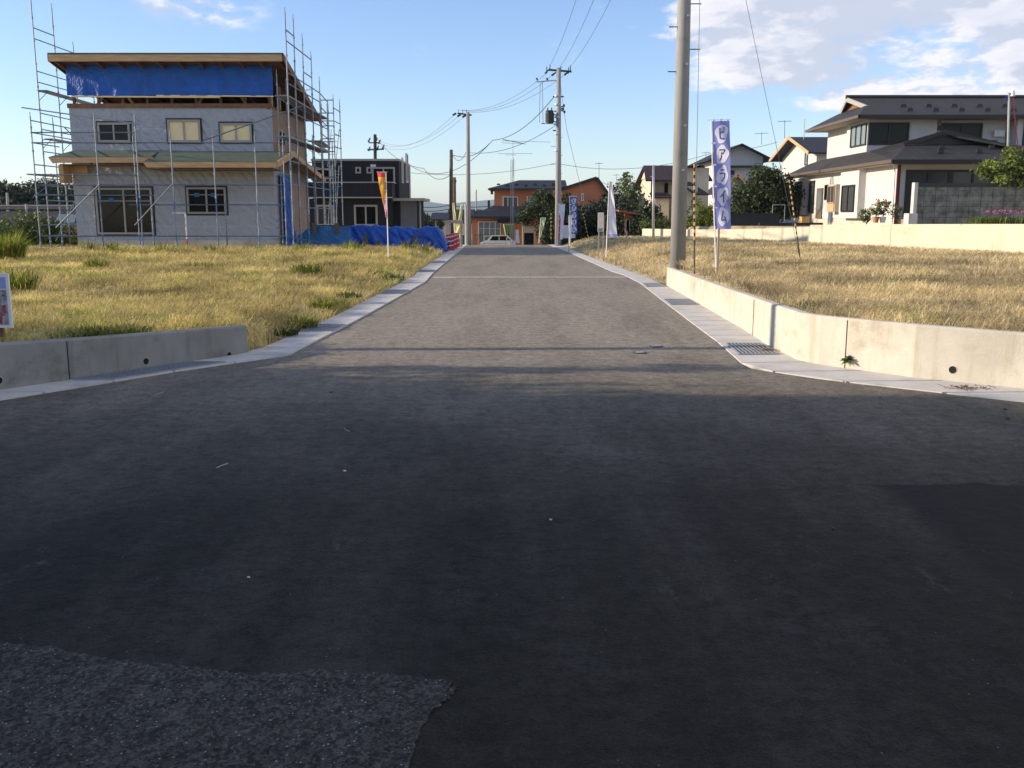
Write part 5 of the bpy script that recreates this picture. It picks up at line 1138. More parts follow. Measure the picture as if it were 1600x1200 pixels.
def pole_middle():
    root=thing('utility_pole','concrete utility pole with crossarm and grey transformer at the far end of the lane','utility pole',(2.45,51.5,-.05))
    base=Vector((2.45,51.5,-.05)); top=Q(873,106,51.5); pole_shaft(root,base,top,.18,.11)
    q=lambda px,py:Q(px,py,51.5)
    b=MB(); b.bar(q(857,109),q(893,112),.09,.09); b.build('crossarm','dark_metal',root)
    for px,py in ((859,102),(876,104),(891,103),(854,105),(888,106)):
        b=MB(); p=q(px,py+9); b.tube(p,q(px+.5,py-1),.03,.02,6); b.build('insulator','dark_metal',root)
    for p,s in ((q(852,115),q(857,109)),(q(862,118),q(869,113)),(q(882,117),q(889,112))): b=MB(); b.tube(p,s,.06,.03,6); b.build('insulator','dark_metal',root)
    b=MB(); b.bar(q(838,128),q(874,125),.06,.05); b.build('bracket_arm','steel',root)
    for px,py in ((839,124),(855,124)): b=MB(); b.tube(q(px-1,py),q(px+1,py-1),.07,.07,8); b.build('insulator','dark_metal',root)
    for px in (844,847.5): b=MB(); b.tube(q(px,128),q(px-1+(2 if px>846 else 0),192),.012,.012,5); b.build('drop_wire','black_wire',root)
    for x0,x1,py in ((864,881,151),(866,877,174),(865,876,194),(864,875,204)): b=MB(); b.bar(q(x0,py),q(x1,py),.07,.06); b.build('crossarm','dark_metal',root)
    c=q(858.5,184)-Vector((0,.25,0)); b=MB(); b.tube(c+Vector((0,0,.0)),c+Vector((0,0,.60)),.21,.21,20); c0=c
    b=MB(); b.tube(c-Vector((0,0,.32)),c+Vector((0,0,.28)),.20,.20,20); b.tube(c+Vector((0,0,.28)),c+Vector((0,0,.34)),.22,.19,20)
    for i in range(8): a=i*math.pi/4; b.box(c.x+.2*math.cos(a)-.015,c.x+.2*math.cos(a)+.03,c.y+.2*math.sin(a)-.02,c.y+.2*math.sin(a)+.02,c.z-.25,c.z+.22)
    tr=b.build('transformer','frame_dark',root)
    for dx in (-.1,.1): b=MB(); b.tube(c+Vector((dx,0,.32)),c+Vector((dx,0,.48)),.03,.03,6); b.build('bushing','dark_metal',tr)
    b=MB(); b.bar(c+Vector((.2,.1,-.2)),q(870,191),.05,.05); b.bar(c+Vector((.2,.1,.15)),q(870,180),.05,.05); b.bar(q(846,193),q(852,193),.04,.04); b.build('bracket_arm','dark_metal',root)
    for px,py in ((881,165),(880,170),(882,175)): b=MB(); b.tube(q(px-1.5,py),q(px+1.5,py),.07,.07,8); b.tube(q(873,169),q(px,py),.03,.03,5); b.build('insulator','dark_metal',root)
    for py in (150,163,183,209,235): b=MB(); p=q(871,py); b.tube(p-Vector((0,0,.04)),p+Vector((0,0,.04)),.165,.165,16); b.build('band','steel',root)
    for i in range(8): b=MB(); p=q(870,215+i*14); s=-1 if i%2 else 1; b.tube(p,p+Vector((s*.3,0,0)),.01,.01,5); b.build('step_bolt','dark_metal',root)
    return top
mt_=pole_middle()
def pole_left():
    q=lambda px,py:Q(px,py,55.); base=Vector((q(732,380).x,55,-.1)); top=q(731,176)
    root=thing('utility_pole','slim concrete utility pole with offset crossarm left of the lane end','utility pole',base)
    pole_shaft(root,base,top,.15,.10)
    b=MB(); b.bar(q(715,177),q(737,180),.08,.08); b.build('crossarm','dark_metal',root)
    for px,py in ((709,179),(716,181),(724,182)): b=MB(); b.tube(q(px-1.5,py+1),q(px+4,py-2),.06,.05,6); b.build('insulator','dark_metal',root)
    for px in (716,723,729): b=MB(); b.tube(q(px,178),q(px,171),.02,.015,5); b.build('insulator','dark_metal',root)
    b=MB(); p=base+Vector((-.16,-.05,0)); b.tube(p,p+Vector((0,0,2.3)),.04,.04,6); b.build('cable_cover','banner_pole',root)
pole_left()
def simple_pole(label,px,py0,py1,Y,r,mt,name='utility_pole',arms=(),zb=None,cat='utility pole'):
    t=Q(px,py1,Y); bx=Q(px,py0,Y); z0=gz(bx.x,Y)-.1 if zb is None else zb; root=thing(name,label,cat,(bx.x,Y,z0))
    b=MB(); b.path([(bx.x,Y,z0),t],[r,r*.75],12); b.build('pole',mt,root,True)
    for a,c,ya,yc,rr in arms: b=MB(); b.bar(Q(a,ya,Y),Q(c,yc,Y),rr,rr); b.build('crossarm','dark_metal',root)
    return root
simple_pole('dark wooden pole behind the red barriers, taller of two dark poles',705,390,234,62,.14,'bark')
simple_pole('dark wooden pole behind the yellow banners, shorter of two dark poles',710,385,277,78,.17,'bark',arms=((708,713,282,284,.2),))
simple_pole('far thin pole between the steel pole and the orange house',744,345,297,150,.14,'pole_concrete')
rp=simple_pole('dark utility pole with two pairs of insulators rising behind the charcoal house',586,340,210,80,.17,'frame_dark',arms=((576,594,223,223,.09),(574,600,234,233,.11)))
for px,py in ((577,219),(588,219),(593,222),(577,233),(590,232),(599,230)): b=MB(); b.tube(Q(px-1.5,py+3,80),Q(px+1.5,py-4,80),.09,.05,6); b.build('insulator','dark_metal',rp)
rp=simple_pole('galvanised pipe pole in front of the cream house by the big concrete pole',1021,370,258,55,.08,'steel',name='pipe_pole',cat='pole')
rp=simple_pole('thin pole with lamp and red cord rising behind the leafy tree at far right',1577,300,145,37,.055,'pole_concrete',name='service_pole',cat='pole')
b=MB(); b.path([Q(1582,150,37),Q(1586,190,37),Q(1592,240,37)],.02,6); b.build('cord','red_paint',rp)
b=MB(); c=Q(1582,147,37); b.tube(c-Vector((0,0,.08)),c+Vector((0,0,.12)),.10,.06,12); b.build('lamp','frame_white',rp)
b=MB(); b.path([Q(1568,156,37),Q(1573,150,37),Q(1579,160,37)],.012,5); b.build('cable','tarp_blue',rp)
simple_pole('small lamp pole far left before the wood',11,345,301,100,.16,'pole_concrete',zb=-1.5,name='street_lamp',cat='street lamp',arms=((2,11,309,307,.12),))
simple_pole('forked lamp pole before the grey shed at far left',41,372,319,60,.10,'pole_concrete',zb=-.8,name='street_lamp',cat='street lamp',arms=((32,40,329,329,.16),(47,53,327,330,.2)))
# wires
T=lambda px,py,Y:Q(px,py,Y)
for a,c,w1 in ((859,-.8,'left'),(876,0.,'middle'),(892,.8,'right')):
    wire('overhead_wire',f'thin overhead wire rising from the {w1} end of the transformer pole crossarm',[T(a,103,51.5),(PT.x+c,PB.y,12.35)],.9)
for a,ay,c,cy,w1 in ((852,116,716,172,'outermost'),(862,118,723,173,'middle'),(882,117,729,175,'innermost')):
    wire('overhead_wire',f'overhead wire between the transformer pole and slim left pole, {w1} of three',[T(a,ay,51.5),T(c,cy,55)],.55)
for a,ay,cy,w1 in ((709,180,226,'middle'),(716,182,222,'uppermost'),(724,183,231,'lowest')):
    wire('overhead_wire',f'wire falling from the slim left pole to the charcoal house, {w1} of three',[T(a,ay,55),T(586,cy-6,80)],1.0)
wire('overhead_wire','sagging overhead cable from the transformer pole down left past the slim pole',[T(865,152,51.5),T(770,219,60),T(705,241,62)],.5,.02)
wire('overhead_wire','sagging overhead cable from the wooden pole across to the charcoal house',[T(770,219,60),T(640,258,70)],1.2,.02)
wire('overhead_wire','overhead cable from wooden pole to charcoal house corner, lower of two',[T(705,272,62),T(662,263,66),T(590,218,80)],.5,.02)
wire('overhead_wire','long faint level overhead wire crossing behind all poles',[T(560,258,95),T(868,255,95),T(1115,238,95)],1.0,.02)
wire('overhead_wire','long faint overhead wire behind the blue banner',[T(1115,238,95),T(1215,222,95)],.2,.02)
for dy,w1 in ((0,'upper'),(6,'lower')): wire('overhead_wire',f'dark cable crossing low in front of the mountains, {w1} of two',[T(645,322+dy,90),T(700,321+dy,90),T(775,321+dy,90)],.15,.035)
for dy,w1 in ((0,'top'),(14,'middle'),(24,'bottom')): wire('overhead_wire',f'thin wire between the orange gable and the cream house, {w1} of three',[T(936,283+dy,95),T(1012,292+dy*.6,95)],.4,.02)
wire('overhead_wire','guy wire falling right of the transformer pole',[T(874,118,51.5),T(885,200,50),T(918,332,48)],.05,.01)
wire('overhead_wire','cable hanging off the wooden pole to the right',[T(705,238,62),T(728,238,60),T(868,196,51.5)],.5,.016)
def guard_far(a,b_,c,d,Y,label):
    p,t=Q(a,b_,Y),Q(c,d,Y); root=thing('guy_wire',label,'guy wire',p,'guy wires with striped guards'); b=MB()
    for i in range(14): b.tube(p.lerp(t,i/14),p.lerp(t,(i+1)/14),.02,.02,6,i%2)
    b.build('guard',['black_paint','yellow_paint'],root)
guard_far(861,376,861,333,51,'small upright yellow and black guy guard left of the transformer pole'); guard_far(919,372,911,333,46,'small leaning yellow and black guy guard behind the blue banner by the lane')
# ------------------------------------------------------------------ banners
STK={'pi':([[(.28,.92),(.28,.25),(.36,.12),(.85,.12)],[(.28,.55),(.80,.66)]],(.80,.88,.10)),
 'a':([[(.15,.85),(.85,.85),(.80,.72),(.58,.52)],[(.48,.68),(.44,.35),(.20,.08)]],None),
 'ra':([[(.28,.92),(.76,.92)],[(.18,.66),(.84,.66),(.76,.36),(.38,.05)]],None),
 'i':([[(.80,.92),(.55,.66),(.15,.44)],[(.58,.64),(.58,.04)]],None),
 'mu':([[(.48,.92),(.22,.22),(.82,.28)],[(.66,.50),(.90,.08)]],None)}
def banner(label,base,top,wd,hgt,mt,glyphs=(),oval='white_paint',ink='ink_blue',side=1,taper=(1,1),wav=.05,shift=0,name='banner_flag',group='nobori banners beside the lane',zoff=.25,stripes=(),bend=.35,az=0.,pr=.014):
    """upright banner: pole, top rod and cloth hanging on `side`; cloth is a rippled sheet"""
    base,top=Vector(base),Vector(top); root=thing(name,label,'banner',base,group)
    b=MB(); b.path([base,base.lerp(top,.5),top],[pr,pr*.9,pr*.7],8); b.build('pole','banner_pole',root)
    up=(top-base).normalized(); ax=Vector((math.cos(az),math.sin(az),0))*side; nr=Vector((ax.y,-ax.x,0)); nr=nr if nr.y<0 else -nr
    ztop=(top-base).length-zoff
    def S(u,v,e=0):      # u 0..1 from the pole, v 0..1 from the foot of the cloth
        wv=wd*lerp(taper[0],taper[1],v); c=base+up*(ztop-hgt*(1-v))
        off=shift*(1-v)**1.5
        return c+ax*(pr*1.5+u*wv+off*u)+nr*(wav*math.sin(u*3.5+v*7)*u+wav*.5*math.sin(v*17+u*2)*u+e)+Vector((0,0,bend*.06*u*wd*v))
    nx,nz_=14,70; V=[S(i/nx,j/nz_) for j in range(nz_+1) for i in range(nx+1)]
    b=MB(); fs=[];ms=[]
    for j in range(nz_):
        for i in range(nx):
            v=(j+.5)/nz_; u=(i+.5)/nx; m=0
            for k,(v0,v1,u0,u1) in enumerate(stripes):
                if v0<=v<v1 and u0<=u<u1: m=k+1
            fs.append((j*(nx+1)+i,j*(nx+1)+i+1,(j+1)*(nx+1)+i+1,(j+1)*(nx+1)+i)); ms.append(m)
    b.add(V,fs); b.m=ms; cl=b.build('cloth',mt,root,True)
    b=MB(); p=base+up*(ztop+.03); b.tube(p-ax*(.2*wd),p+ax*(wd*1.12*taper[1]),.008,.008,6); b.build('top_rod','banner_pole',root)
    for k in range(3): p=S(.1+.4*k,1.0); b=MB(); b.bar(p-nr*.004,p+Vector((0,0,.04)),.03,.008); b.build('loop','white_paint',root)
    for k in range(1,5): v=k/5; p=base+up*(ztop-hgt*(1-v)); b=MB(); b.bar(p-ax*.02,p+ax*.07,.012,.03); b.build('loop','white_paint',root)
    n=len(glyphs)
    for k,g in enumerate(glyphs):
        vc=1-(k+.5)/n*.96-.02; rv=.46/n; ru=.36
        b=MB(); C=S(.52,vc,.006); ring=[]; inner=[]
        for q in range(28):
            a=2*math.pi*q/28; du,dv=math.cos(a)*ru,math.sin(a)*rv*.92+math.cos(a)*rv*.12
            q_=1+.10*math.sin(3*a+k*2.1)+.06*math.sin(5*a+k); du*=q_; dv*=q_; ring.append(S(.52+du,vc+dv,.006)); inner.append(S(.52+du*.5,vc+dv*.5,.006))
        b.add([C]+inner+ring,[(0,1+q,1+(q+1)%28) for q in range(28)]+[(1+q,29+q,29+(q+1)%28,1+(q+1)%28) for q in range(28)]); b.build('white_oval',oval,cl)
        b=MB(); strokes,dot=STK[g]; th=.045
        def P_(x,y): return (.52+(x-.5)*ru*1.25,vc+(y-.5)*rv*1.35)
        for st in strokes:
            for (x0,y0),(x1,y1) in zip(st,st[1:]):
                a0,a1=P_(x0,y0),P_(x1,y1); ns=5
                for s_ in range(ns):
                    q0=(lerp(a0[0],a1[0],s_/ns),lerp(a0[1],a1[1],s_/ns)); q1=(lerp(a0[0],a1[0],(s_+1)/ns),lerp(a0[1],a1[1],(s_+1)/ns))
                    A,B_=S(*q0,.011),S(*q1,.011); d=(B_-A); 
                    if d.length<1e-6: continue
                    sd=d.cross(nr).normalized()*th*wd*.95; b.poly([A-sd-d*.15,B_-sd+d*.15,B_+sd+d*.15,A+sd-d*.15])
        if dot:
            cx,cy=P_(dot[0],dot[1]); rr=.10
            for q in range(14):
                a,a2=2*math.pi*q/14,2*math.pi*(q+1)/14
                f_=lambda an,r_:S(cx+math.cos(an)*rr*r_*.55,cy+math.sin(an)*rr*r_*.16,.011)
                b.poly([f_(a,.55),f_(a,1),f_(a2,1),f_(a2,.55)])
        b.build('character',ink,cl)
    return root
def cloth(name,col,tr=.35):
    m=mat(name,col,.8,.08,3,0); p=m.node_tree.nodes['Principled BSDF']; t=m.node_tree
    tl=t.nodes.new('ShaderNodeBsdfTranslucent'); mx_=t.nodes.new('ShaderNodeMixShader'); mx_.inputs[0].default_value=tr
    src=p.inputs['Base Color'].links[0].from_socket; t.links.new(src,tl.inputs[0]); o=t.nodes['Material Output']
    t.links.new(p.outputs[0],mx_.inputs[1]); t.links.new(tl.outputs[0],mx_.inputs[2]); t.links.new(mx_.outputs[0],o.inputs[0])
for n_,c_ in (('cloth_amber',(.85,.50,.08)),('cloth_blue',(.25,.28,.64)),('cloth_navy',(.05,.12,.42)),('cloth_white',(.75,.74,.82)),('cloth_lilac',(.45,.45,.72)),('cloth_orange',(.85,.33,.03)),('cloth_red',(.72,.06,.05)),('cloth_pink',(.75,.30,.32)),
    ('cloth_yellow',(.78,.74,.28)),('cloth_green',(.42,.55,.28)),('ink_blue',(.13,.15,.46)),('ink_navy',(.03,.06,.25)),('oval_white',(.86,.86,.90))): cloth(n_,c_)
YB=G(1117,429,.4).y
bp=G(1119,429,.4); banner('large blue banner with white ovals and katakana letters beside the big pole',bp,Q(1111,188,bp.y),.33,2.12,'cloth_blue',('pi','a','ra','i','mu'),'oval_white','ink_blue',1,(.92,1.04),.065,0,zoff=.02,az=-.15)
st=thing('wood_stake','short pale wooden stake tied to the pole of the large blue banner','stake',G(1119,430,.4)); p=G(1120,430,.4); b=MB(); b.box(p.x-.02,p.x+.02,p.y-.05,p.y-.01,.3,1.35); b.build('stake_body','wood_stake',st)
b_=G(891,378,.05); banner('navy banner with five white lettered circles by the far right verge',Q(891,378,43),Q(890,307,43),.29*1.0,1.6,'cloth_navy',('pi','a','ra','i','mu'),'oval_white','ink_navy',1,(1,1),.02,0,zoff=.02,pr=.02)
banner('white and lilac banner narrowing to its top on a tall white pole, right verge',Q(947,402,29.6),Q(952,285,29.6),.30,1.62,['cloth_white','cloth_lilac'],(),side=1,taper=(1.0,.25),wav=.05,zoff=.02,stripes=((.0,.06,0,1),),pr=.016)
banner('white and red banner just right of the transformer pole',Q(871,383,44),Q(873,317,44),.24,1.55,['cloth_white','cloth_red'],(),side=1,taper=(.75,1.1),wav=.05,zoff=.08,stripes=((.0,.62,0,.35),(.62,.7,0,.2)),pr=.02)
banner('narrow furled white banner standing left of the navy banner',Q(890,385,40),Q(889,338,40),.10,.9,'cloth_white',(),side=1,taper=(.5,1),wav=.02,zoff=.0,pr=.02)
banner('green banner leaning at the right lane end beside the pole',Q(842,380,54),Q(845,341,54),.26,1.05,'cloth_green',(),side=1,taper=(.2,1),wav=.06,zoff=.0,pr=.02)
banner('orange and red banner twisted narrow towards its foot, on the left lot',G(607,405,.22),Q(603,270,32.5),.25,1.75,['cloth_orange','cloth_red','cloth_amber','cloth_pink'],(),side=-1,taper=(.10,1.1),wav=.07,zoff=.0,stripes=((.90,1,0,1),(.45,.90,.35,.85),(0,.38,0,1)),pr=.016,shift=.0)
banner('pale yellow furled banner left of two, above the red barriers',Q(712,385,52),Q(707,318,52),.10,1.6,'cloth_yellow',(),side=1,taper=(1.6,.6),wav=.08,zoff=.0,pr=.02)
banner('pale yellow furled banner in the middle, above the red barriers',Q(714,385,52.5),Q(708,330,52.5),.09,1.3,'cloth_yellow',(),side=1,taper=(1.2,.6),wav=.05,zoff=.0,pr=.02)
banner('pale yellow furled banner leaning right, beside the slim steel pole',Q(717,388,50),Q(723,319,50),.10,1.45,'cloth_yellow',(),side=-1,taper=(1.8,.7),wav=.06,zoff=.0,pr=.02)
banner('white banner hanging beside the tan hut at the lane end',Q(806,379,58),Q(806,360,58),.20,.75,'cloth_white',(),side=1,taper=(1,.6),wav=.05,zoff=.0,pr=.02,name='banner_flag')
# small signs
def board(label,px0,px1,py0,py1,Y,legs,mts,name='sign_board',sk=0,parts=()):
    a=Q(px0,py1,Y); c=Q(px1,py0,Y); root=thing(name,label,'sign',(a.x,Y,gz(a.x,Y)))
    b=MB(); b.box(a.x,c.x,Y-.02,Y+.02,a.z,c.z); bd=b.build('board',mts,root)
    for l0,l1,z0,z1,m in parts:
        b=MB(); b.box(lerp(a.x,c.x,l0),lerp(a.x,c.x,l1),Y-.026,Y-.0201,lerp(a.z,c.z,z0),lerp(a.z,c.z,z1)); b.build('sign_print',m,bd)
    for l in legs:
        x=Q(l,py1,Y).x; b=MB(); b.box(x-.025,x+.025,Y+.021,Y+.06,gz(x,Y)-.1,c.z-.1); b.build('leg','wood_stake',root)
    return root
mat('sign_peach',(.78,.66,.52),.6,.1,9,0); mat('photo_grey',(.10,.11,.14),.5,.9,26,0,col2=(.30,.30,.34)); mat('photo_red',(.35,.06,.06),.5,.3,20,0); mat('print_blue',(.30,.34,.62),.5,.1,6,0)
board('small white notice board with peach and blue panels on two wooden legs, right verge',934,943.5,332,362,38,(936,943),'white_paint',parts=((.06,.8,.22,.95,'sign_peach'),(.06,.8,.02,.18,'pale_blue_wall')))
board('plain white panel standing in grass before the dark shrubs',878,899,352,372,48,(),'frame_white')
Yn=9.35; a=Q(-34,512,Yn); c=Q(13,427,Yn); nb=thing('notice_board','cut off white framed notice board with blue print and photo, left edge','notice board',(a.x+.2,Yn,.36))
b=MB(); b.box(a.x,c.x,Yn-.012,Yn+.012,a.z,c.z); bd=b.build('board','white_paint',nb)
b=MB(); b.box(a.x+.02,c.x-.028,Yn-.016,Yn-.0121,lerp(a.z,c.z,.72),c.z-.035); b.build('header_print','print_blue',bd)
b=MB(); b.box(a.x+.02,c.x-.028,Yn-.016,Yn-.0121,a.z+.03,lerp(a.z,c.z,.70)); b.build('photo_print','photo_grey',bd)
b=MB(); b.box(a.x+.20,c.x-.09,Yn-.02,Yn-.0161,a.z+.04,lerp(a.z,c.z,.28)); b.box(c.x-.075,c.x-.045,Yn-.02,Yn-.0161,lerp(a.z,c.z,.28),lerp(a.z,c.z,.42)); b.build('photo_print','photo_red',bd)
b=MB()
for i in range(4): x=c.x-.13-i*.045; b.box(x,x+.03,Yn-.02,Yn-.0161,lerp(a.z,c.z,.76),lerp(a.z,c.z,.80))
b.box(c.x-.30,c.x-.12,Yn-.02,Yn-.0161,lerp(a.z,c.z,.84),lerp(a.z,c.z,.855)); b.build('lettering','black_paint',bd)
b=MB(); x=Q(-2,512,Yn).x; b.box(x-.02,x+.03,Yn+.013,Yn+.05,.2,c.z); b.build('post','timber_dark',nb)
# stakes along the right lot
for px,py0,py1,Y,lb in ((979,372,361,45,'short pale stake in grass right of the white and lilac banner'),(889,386,370,42,'stake beside the furled white banner')):
    p=Q(px,py0,Y); t=Q(px,py1,Y); b=MB(); b.box(p.x-.03,p.x+.03,Y-.03,Y+.03,p.z-.2,t.z); tag(b.build('wood_stake','wood_stake'),lb,'stake','wooden stakes in the lots')
# red and white plastic barriers
def barrier(px,Y,label,w_=.42):
    base=Q(px,390,Y); x,z=base.x,gz(base.x,Y)+.02; root=thing('road_barrier',label,'barrier',(x,Y,z),'red and white road barriers')
    b=MB(); b.prism([(x-w_/2,Y-.2,z),(x+w_/2,Y-.2,z),(x+w_/2,Y-.14,z+.12),(x+w_*.42,Y-.08,z+.75),(x-w_*.42,Y-.08,z+.75),(x-w_/2,Y-.14,z+.12)],(0,.28,0)); b.build('barrier_body','red_paint',root)
    for k in range(3):
        zc=z+.22+k*.20; b=MB(); 
        b.prism([(x-w_*.40,Y-.235,zc-.04),(x,Y-.235,zc+.03),(x,Y-.235,zc+.09),(x-w_*.40,Y-.235,zc+.02)],(0,.03,0)); b.prism([(x,Y-.235,zc-.01),(x+w_*.40,Y-.235,zc+.05),(x+w_*.40,Y-.235,zc+.11),(x,Y-.235,zc+.05)],(0,.03,0)); b.build('white_chevron','white_paint',root)
for px,Y,lb in ((703.5,44.5,'red road barrier with white chevrons, nearest of the row'),(708,46.5,'red road barrier with white chevrons, second of the row'),(712,48.5,'red road barrier with white chevrons, farthest of the row')): barrier(px,Y,lb)
# clutter behind the barriers
r_=thing('timber_rack','pale timber posts and crossbar standing behind the red barriers','timber rack',(-3.5,49,0))
for px in (699,703,721): b=MB(); p=Q(px,372,49.); b.box(p.x-.05,p.x+.05,49,49.08,-.1,Q(px,345,49.).z); b.build('post','wood_stake',r_)
b=MB(); b.bar(Q(696,346,49.04),Q(723,347,49.04),.07,.16); b.build('crossbar','wood_stake',r_)
b=MB(); p=Q(720,389,60.); q_=Q(731,367,60.); r_=thing('green_net','green mesh fence panel beside the foot of the slim steel pole','fence',(p.x,60,p.z)); b.box(p.x,q_.x,60,60.05,-.6,q_.z); b.build('panel','green_net',r_)
# pale yellow pipe frame and the white car behind it
def frame_and_car():
    Y=57.; q=lambda px,py:Q(px,py,Y); root=thing('pipe_barrier','pale yellow pipe barrier frame across the end of the lane','barrier',(q(774,380).x,Y,-.1))
    P=[q(756.5,380),q(756,369),q(793,368),q(790.5,380)]
    for p,t in ((P[0],P[1]),(P[1],P[2]),(P[2],P[3]),(P[3],P[0])): b=MB(); b.tube(p,t,.03,.03,8); b.build('rail','lump_yellow',root)
    for p in (P[0],P[3]): b=MB(); b.tube(p,(p.x,p.y,gz(p.x,p.y)),.03,.03,8); b.build('leg','lump_yellow',root)
    Y=90.; zg=-1.75; x0=Q(748,370,Y).x; L=3.4; x1=x0+L; root=thing('parked_car','small white hatchback parked before the orange house, half hidden by the lane crest','car',(x0+L/2,Y,zg))
    prof=[(0,.35),(.02,.75),(.35,.90),(.75,1.0),(1.15,1.48),(2.6,1.50),(3.15,1.05),(3.38,.95),(3.4,.35)]
    b=MB(); b.prism([(x0+a,Y,zg+c) for a,c in prof],(0,1.5,0)); b.build('body','car_white',root)
    for pts in ([(1.0,1.03),(1.28,1.40),(1.85,1.42),(1.85,1.03)],[(1.93,1.03),(1.93,1.42),(2.55,1.42),(2.98,1.03)]):
        b=MB(); b.prism([(x0+a,Y-.012,zg+c) for a,c in pts],(0,.01,0)); b.build('window','glass_dark',root)
    for a in (.7,2.75):
        b=MB(); b.tube((x0+a,Y-.03,zg+.29),(x0+a,Y+.17,zg+.29),.29,.29,20); wh=b.build('wheel','black_paint',root); b=MB(); b.tube((x0+a,Y-.045,zg+.29),(x0+a,Y-.031,zg+.29),.17,.17,16); b.build('rim','steel',wh)
    b=MB(); b.box(x0-.02,x0+.12,Y-.02,Y+.25,zg+.68,zg+.82); b.build('headlight','glass_sky',root)
frame_and_car()
# garden fence and green cloth of the orange house, hut, mast
r_=thing('garden_fence','black thin railing in front of the orange house','fence',(-2,97,-1.8)); q=lambda px,py:Q(px,py,97.)
for i in range(16): b=MB(); x=lerp(q(737,0).x,q(781,0).x,i/15); b.tube((x,97,-1.8),(x,97,q(0,367).z),.02,.02,5); b.build('baluster','frame_dark',r_)
b=MB(); b.tube((q(737,0).x,97,q(0,367).z),(q(781,0).x,97,q(0,367).z),.025,.025,5); b.build('rail','frame_dark',r_)
r_=thing('cloth_screen','draped green cloth screen hanging under the awning of the orange house','screen',(0,93,-1.8)); V=[]; nx,nz_=50,12
for j in range(nz_+1):
    for i in range(nx+1):
        s,t=i/nx,j/nz_; px=lerp(lerp(793,785,t),804,s); p=Q(px,0,93.); V.append((p.x,93+.18*math.sin(s*30+t*1.5)*(1-.5*t),lerp(-1.8,Q(0,350,93.).z,t)))
b=MB(); b.add(V,[(j*(nx+1)+i,j*(nx+1)+i+1,(j+1)*(nx+1)+i+1,(j+1)*(nx+1)+i) for j in range(nz_) for i in range(nx)]); b.build('cloth','green_cloth',r_,True)
Yh=72.; q=lambda px,py:Q(px,py,Yh); zb=drop(Yh)
r_=thing('utility_hut','small tan hut with dark open front at the lane end by the tree','hut',(q(827,0).x,Yh,zb))
xa,xb=q(817,0).x,q(838,0).x
b=MB(); b.box(xa,xb,Yh,Yh+1.4,q(0,364).z,q(0,352).z); b.box(xa,xa+.12,Yh,Yh+1.4,zb-.1,q(0,364).z); b.box(xb-.12,xb,Yh,Yh+1.4,zb-.1,q(0,364).z); b.box(xa+.12,xb-.12,Yh+1.2,Yh+1.4,zb-.1,q(0,364).z); b.build('wall','hut_wall',r_)
b=MB(); b.box(xa+.25,xb-.2,Yh+.1,Yh+1.1,zb,q(0,366).z); b.build('dark_box','void',r_)
b=MB(); b.box(xa-.1,xb+.1,Yh-.15,Yh+1.5,q(0,352).z,q(0,351).z); b.build('roof','frame_dark',r_)
def mast():
    Y=84.; q=lambda px,py:Q(px,py,Y); r=thing('radio_mast','tall lattice radio mast with horizontal beam aerials before the orange house','mast',(q(801,0).x,Y,-1.4))
    xs_=(q(798.5,0).x,q(802.5,0).x); zt=q(0,248).z
    for i,x in enumerate((q(798.3,0).x,q(801,0).x,q(803,0).x)): b=MB(); b.tube((x,Y+(.2 if i==1 else 0),-1.5),(x,Y+(.2 if i==1 else 0),zt-(0 if i==2 else .1)),.022,.022,6); b.build('leg','rail_steel',r)
    b=MB(); z=-1.3; k=0
    while z<zt-.3:
        a,c=(xs_ if k%2 else xs_[::-1]); b.tube((a,Y,z),(c,Y,z+.4),.007,.007,4); z+=.4; k+=1
    b.build('lattice','rail_steel',r)
    b=MB(); b.tube((q(801.5,0).x,Y,zt-1.5),(q(801.5,0).x,Y,q(0,219).z),.03,.02,6); b.build('mast_pole','steel',r)
    for py,h_,l0,l1 in ((221,0,784,860),(224,1,784,822),(241,0,778,832),(243,1,790,806)):
        b=MB(); b.tube(q(l0,py-1),q(l1,py+(1 if py<240 else -1)),.014,.014,5); b.build('aerial_element','rail_steel',r)
    b=MB(); b.tube(q(786,220)-Vector((0,1.5,0)),q(818,222)+Vector((0,1.5,0)),.03,.03,5); b.build('aerial_boom','dark_metal',r)
mast()
def aerial(label,px,py0,py1,Y,w_,n=3):
    q=lambda a,b_:Q(a,b_,Y); r=thing('tv_aerial',label,'aerial',q(px,py0),'roof top television aerials'); b=MB(); b.tube(q(px,py0),q(px,py1),.025,.02,5); b.build('mast_pole','frame_dark',r)
    b=MB(); b.tube(q(px-w_,py1+2),q(px+w_,py1+1),.018,.018,5)
    for i in range(6): t=q(lerp(px-w_,px+w_,i/5),py1+1.5); b.tube(t-Vector((0,.3,0)),t+Vector((0,.3,0)),.008,.008,4)
    b.build('aerial_element','frame_dark',r)
aerial('tv aerial above the orange gable, left of the lilac banner',936,278,254,86,6); aerial('tv aerial low on the gable before the poles',963,300,272,110,5); aerial('tv aerial on the grey gable roof behind the blue banner',1190,226,207,96,10)
aerial('tv aerial on the small white house roof',1226,216,188,82,10); aerial('far tv aerial between pole and blue banner',1103,262,237,110,6)
# ------------------------------------------------------------------ trees and shrubs
tree('dark green garden tree before the orange house, left of the transformer pole',Q(846,375,72),4.2,[(0,0,2.2,1.3,1.2,1.2),(-.9,.2,2.0,.9,.9,.8),(.8,0,1.8,1.0,1,1.1),(0,0,3.1,.8,.8,.7),(-1.4,0,1.4,.5,.6,.4),(.6,0,3.0,.6,.6,.5)],7000,.085,'leaf_dark',seed=4)
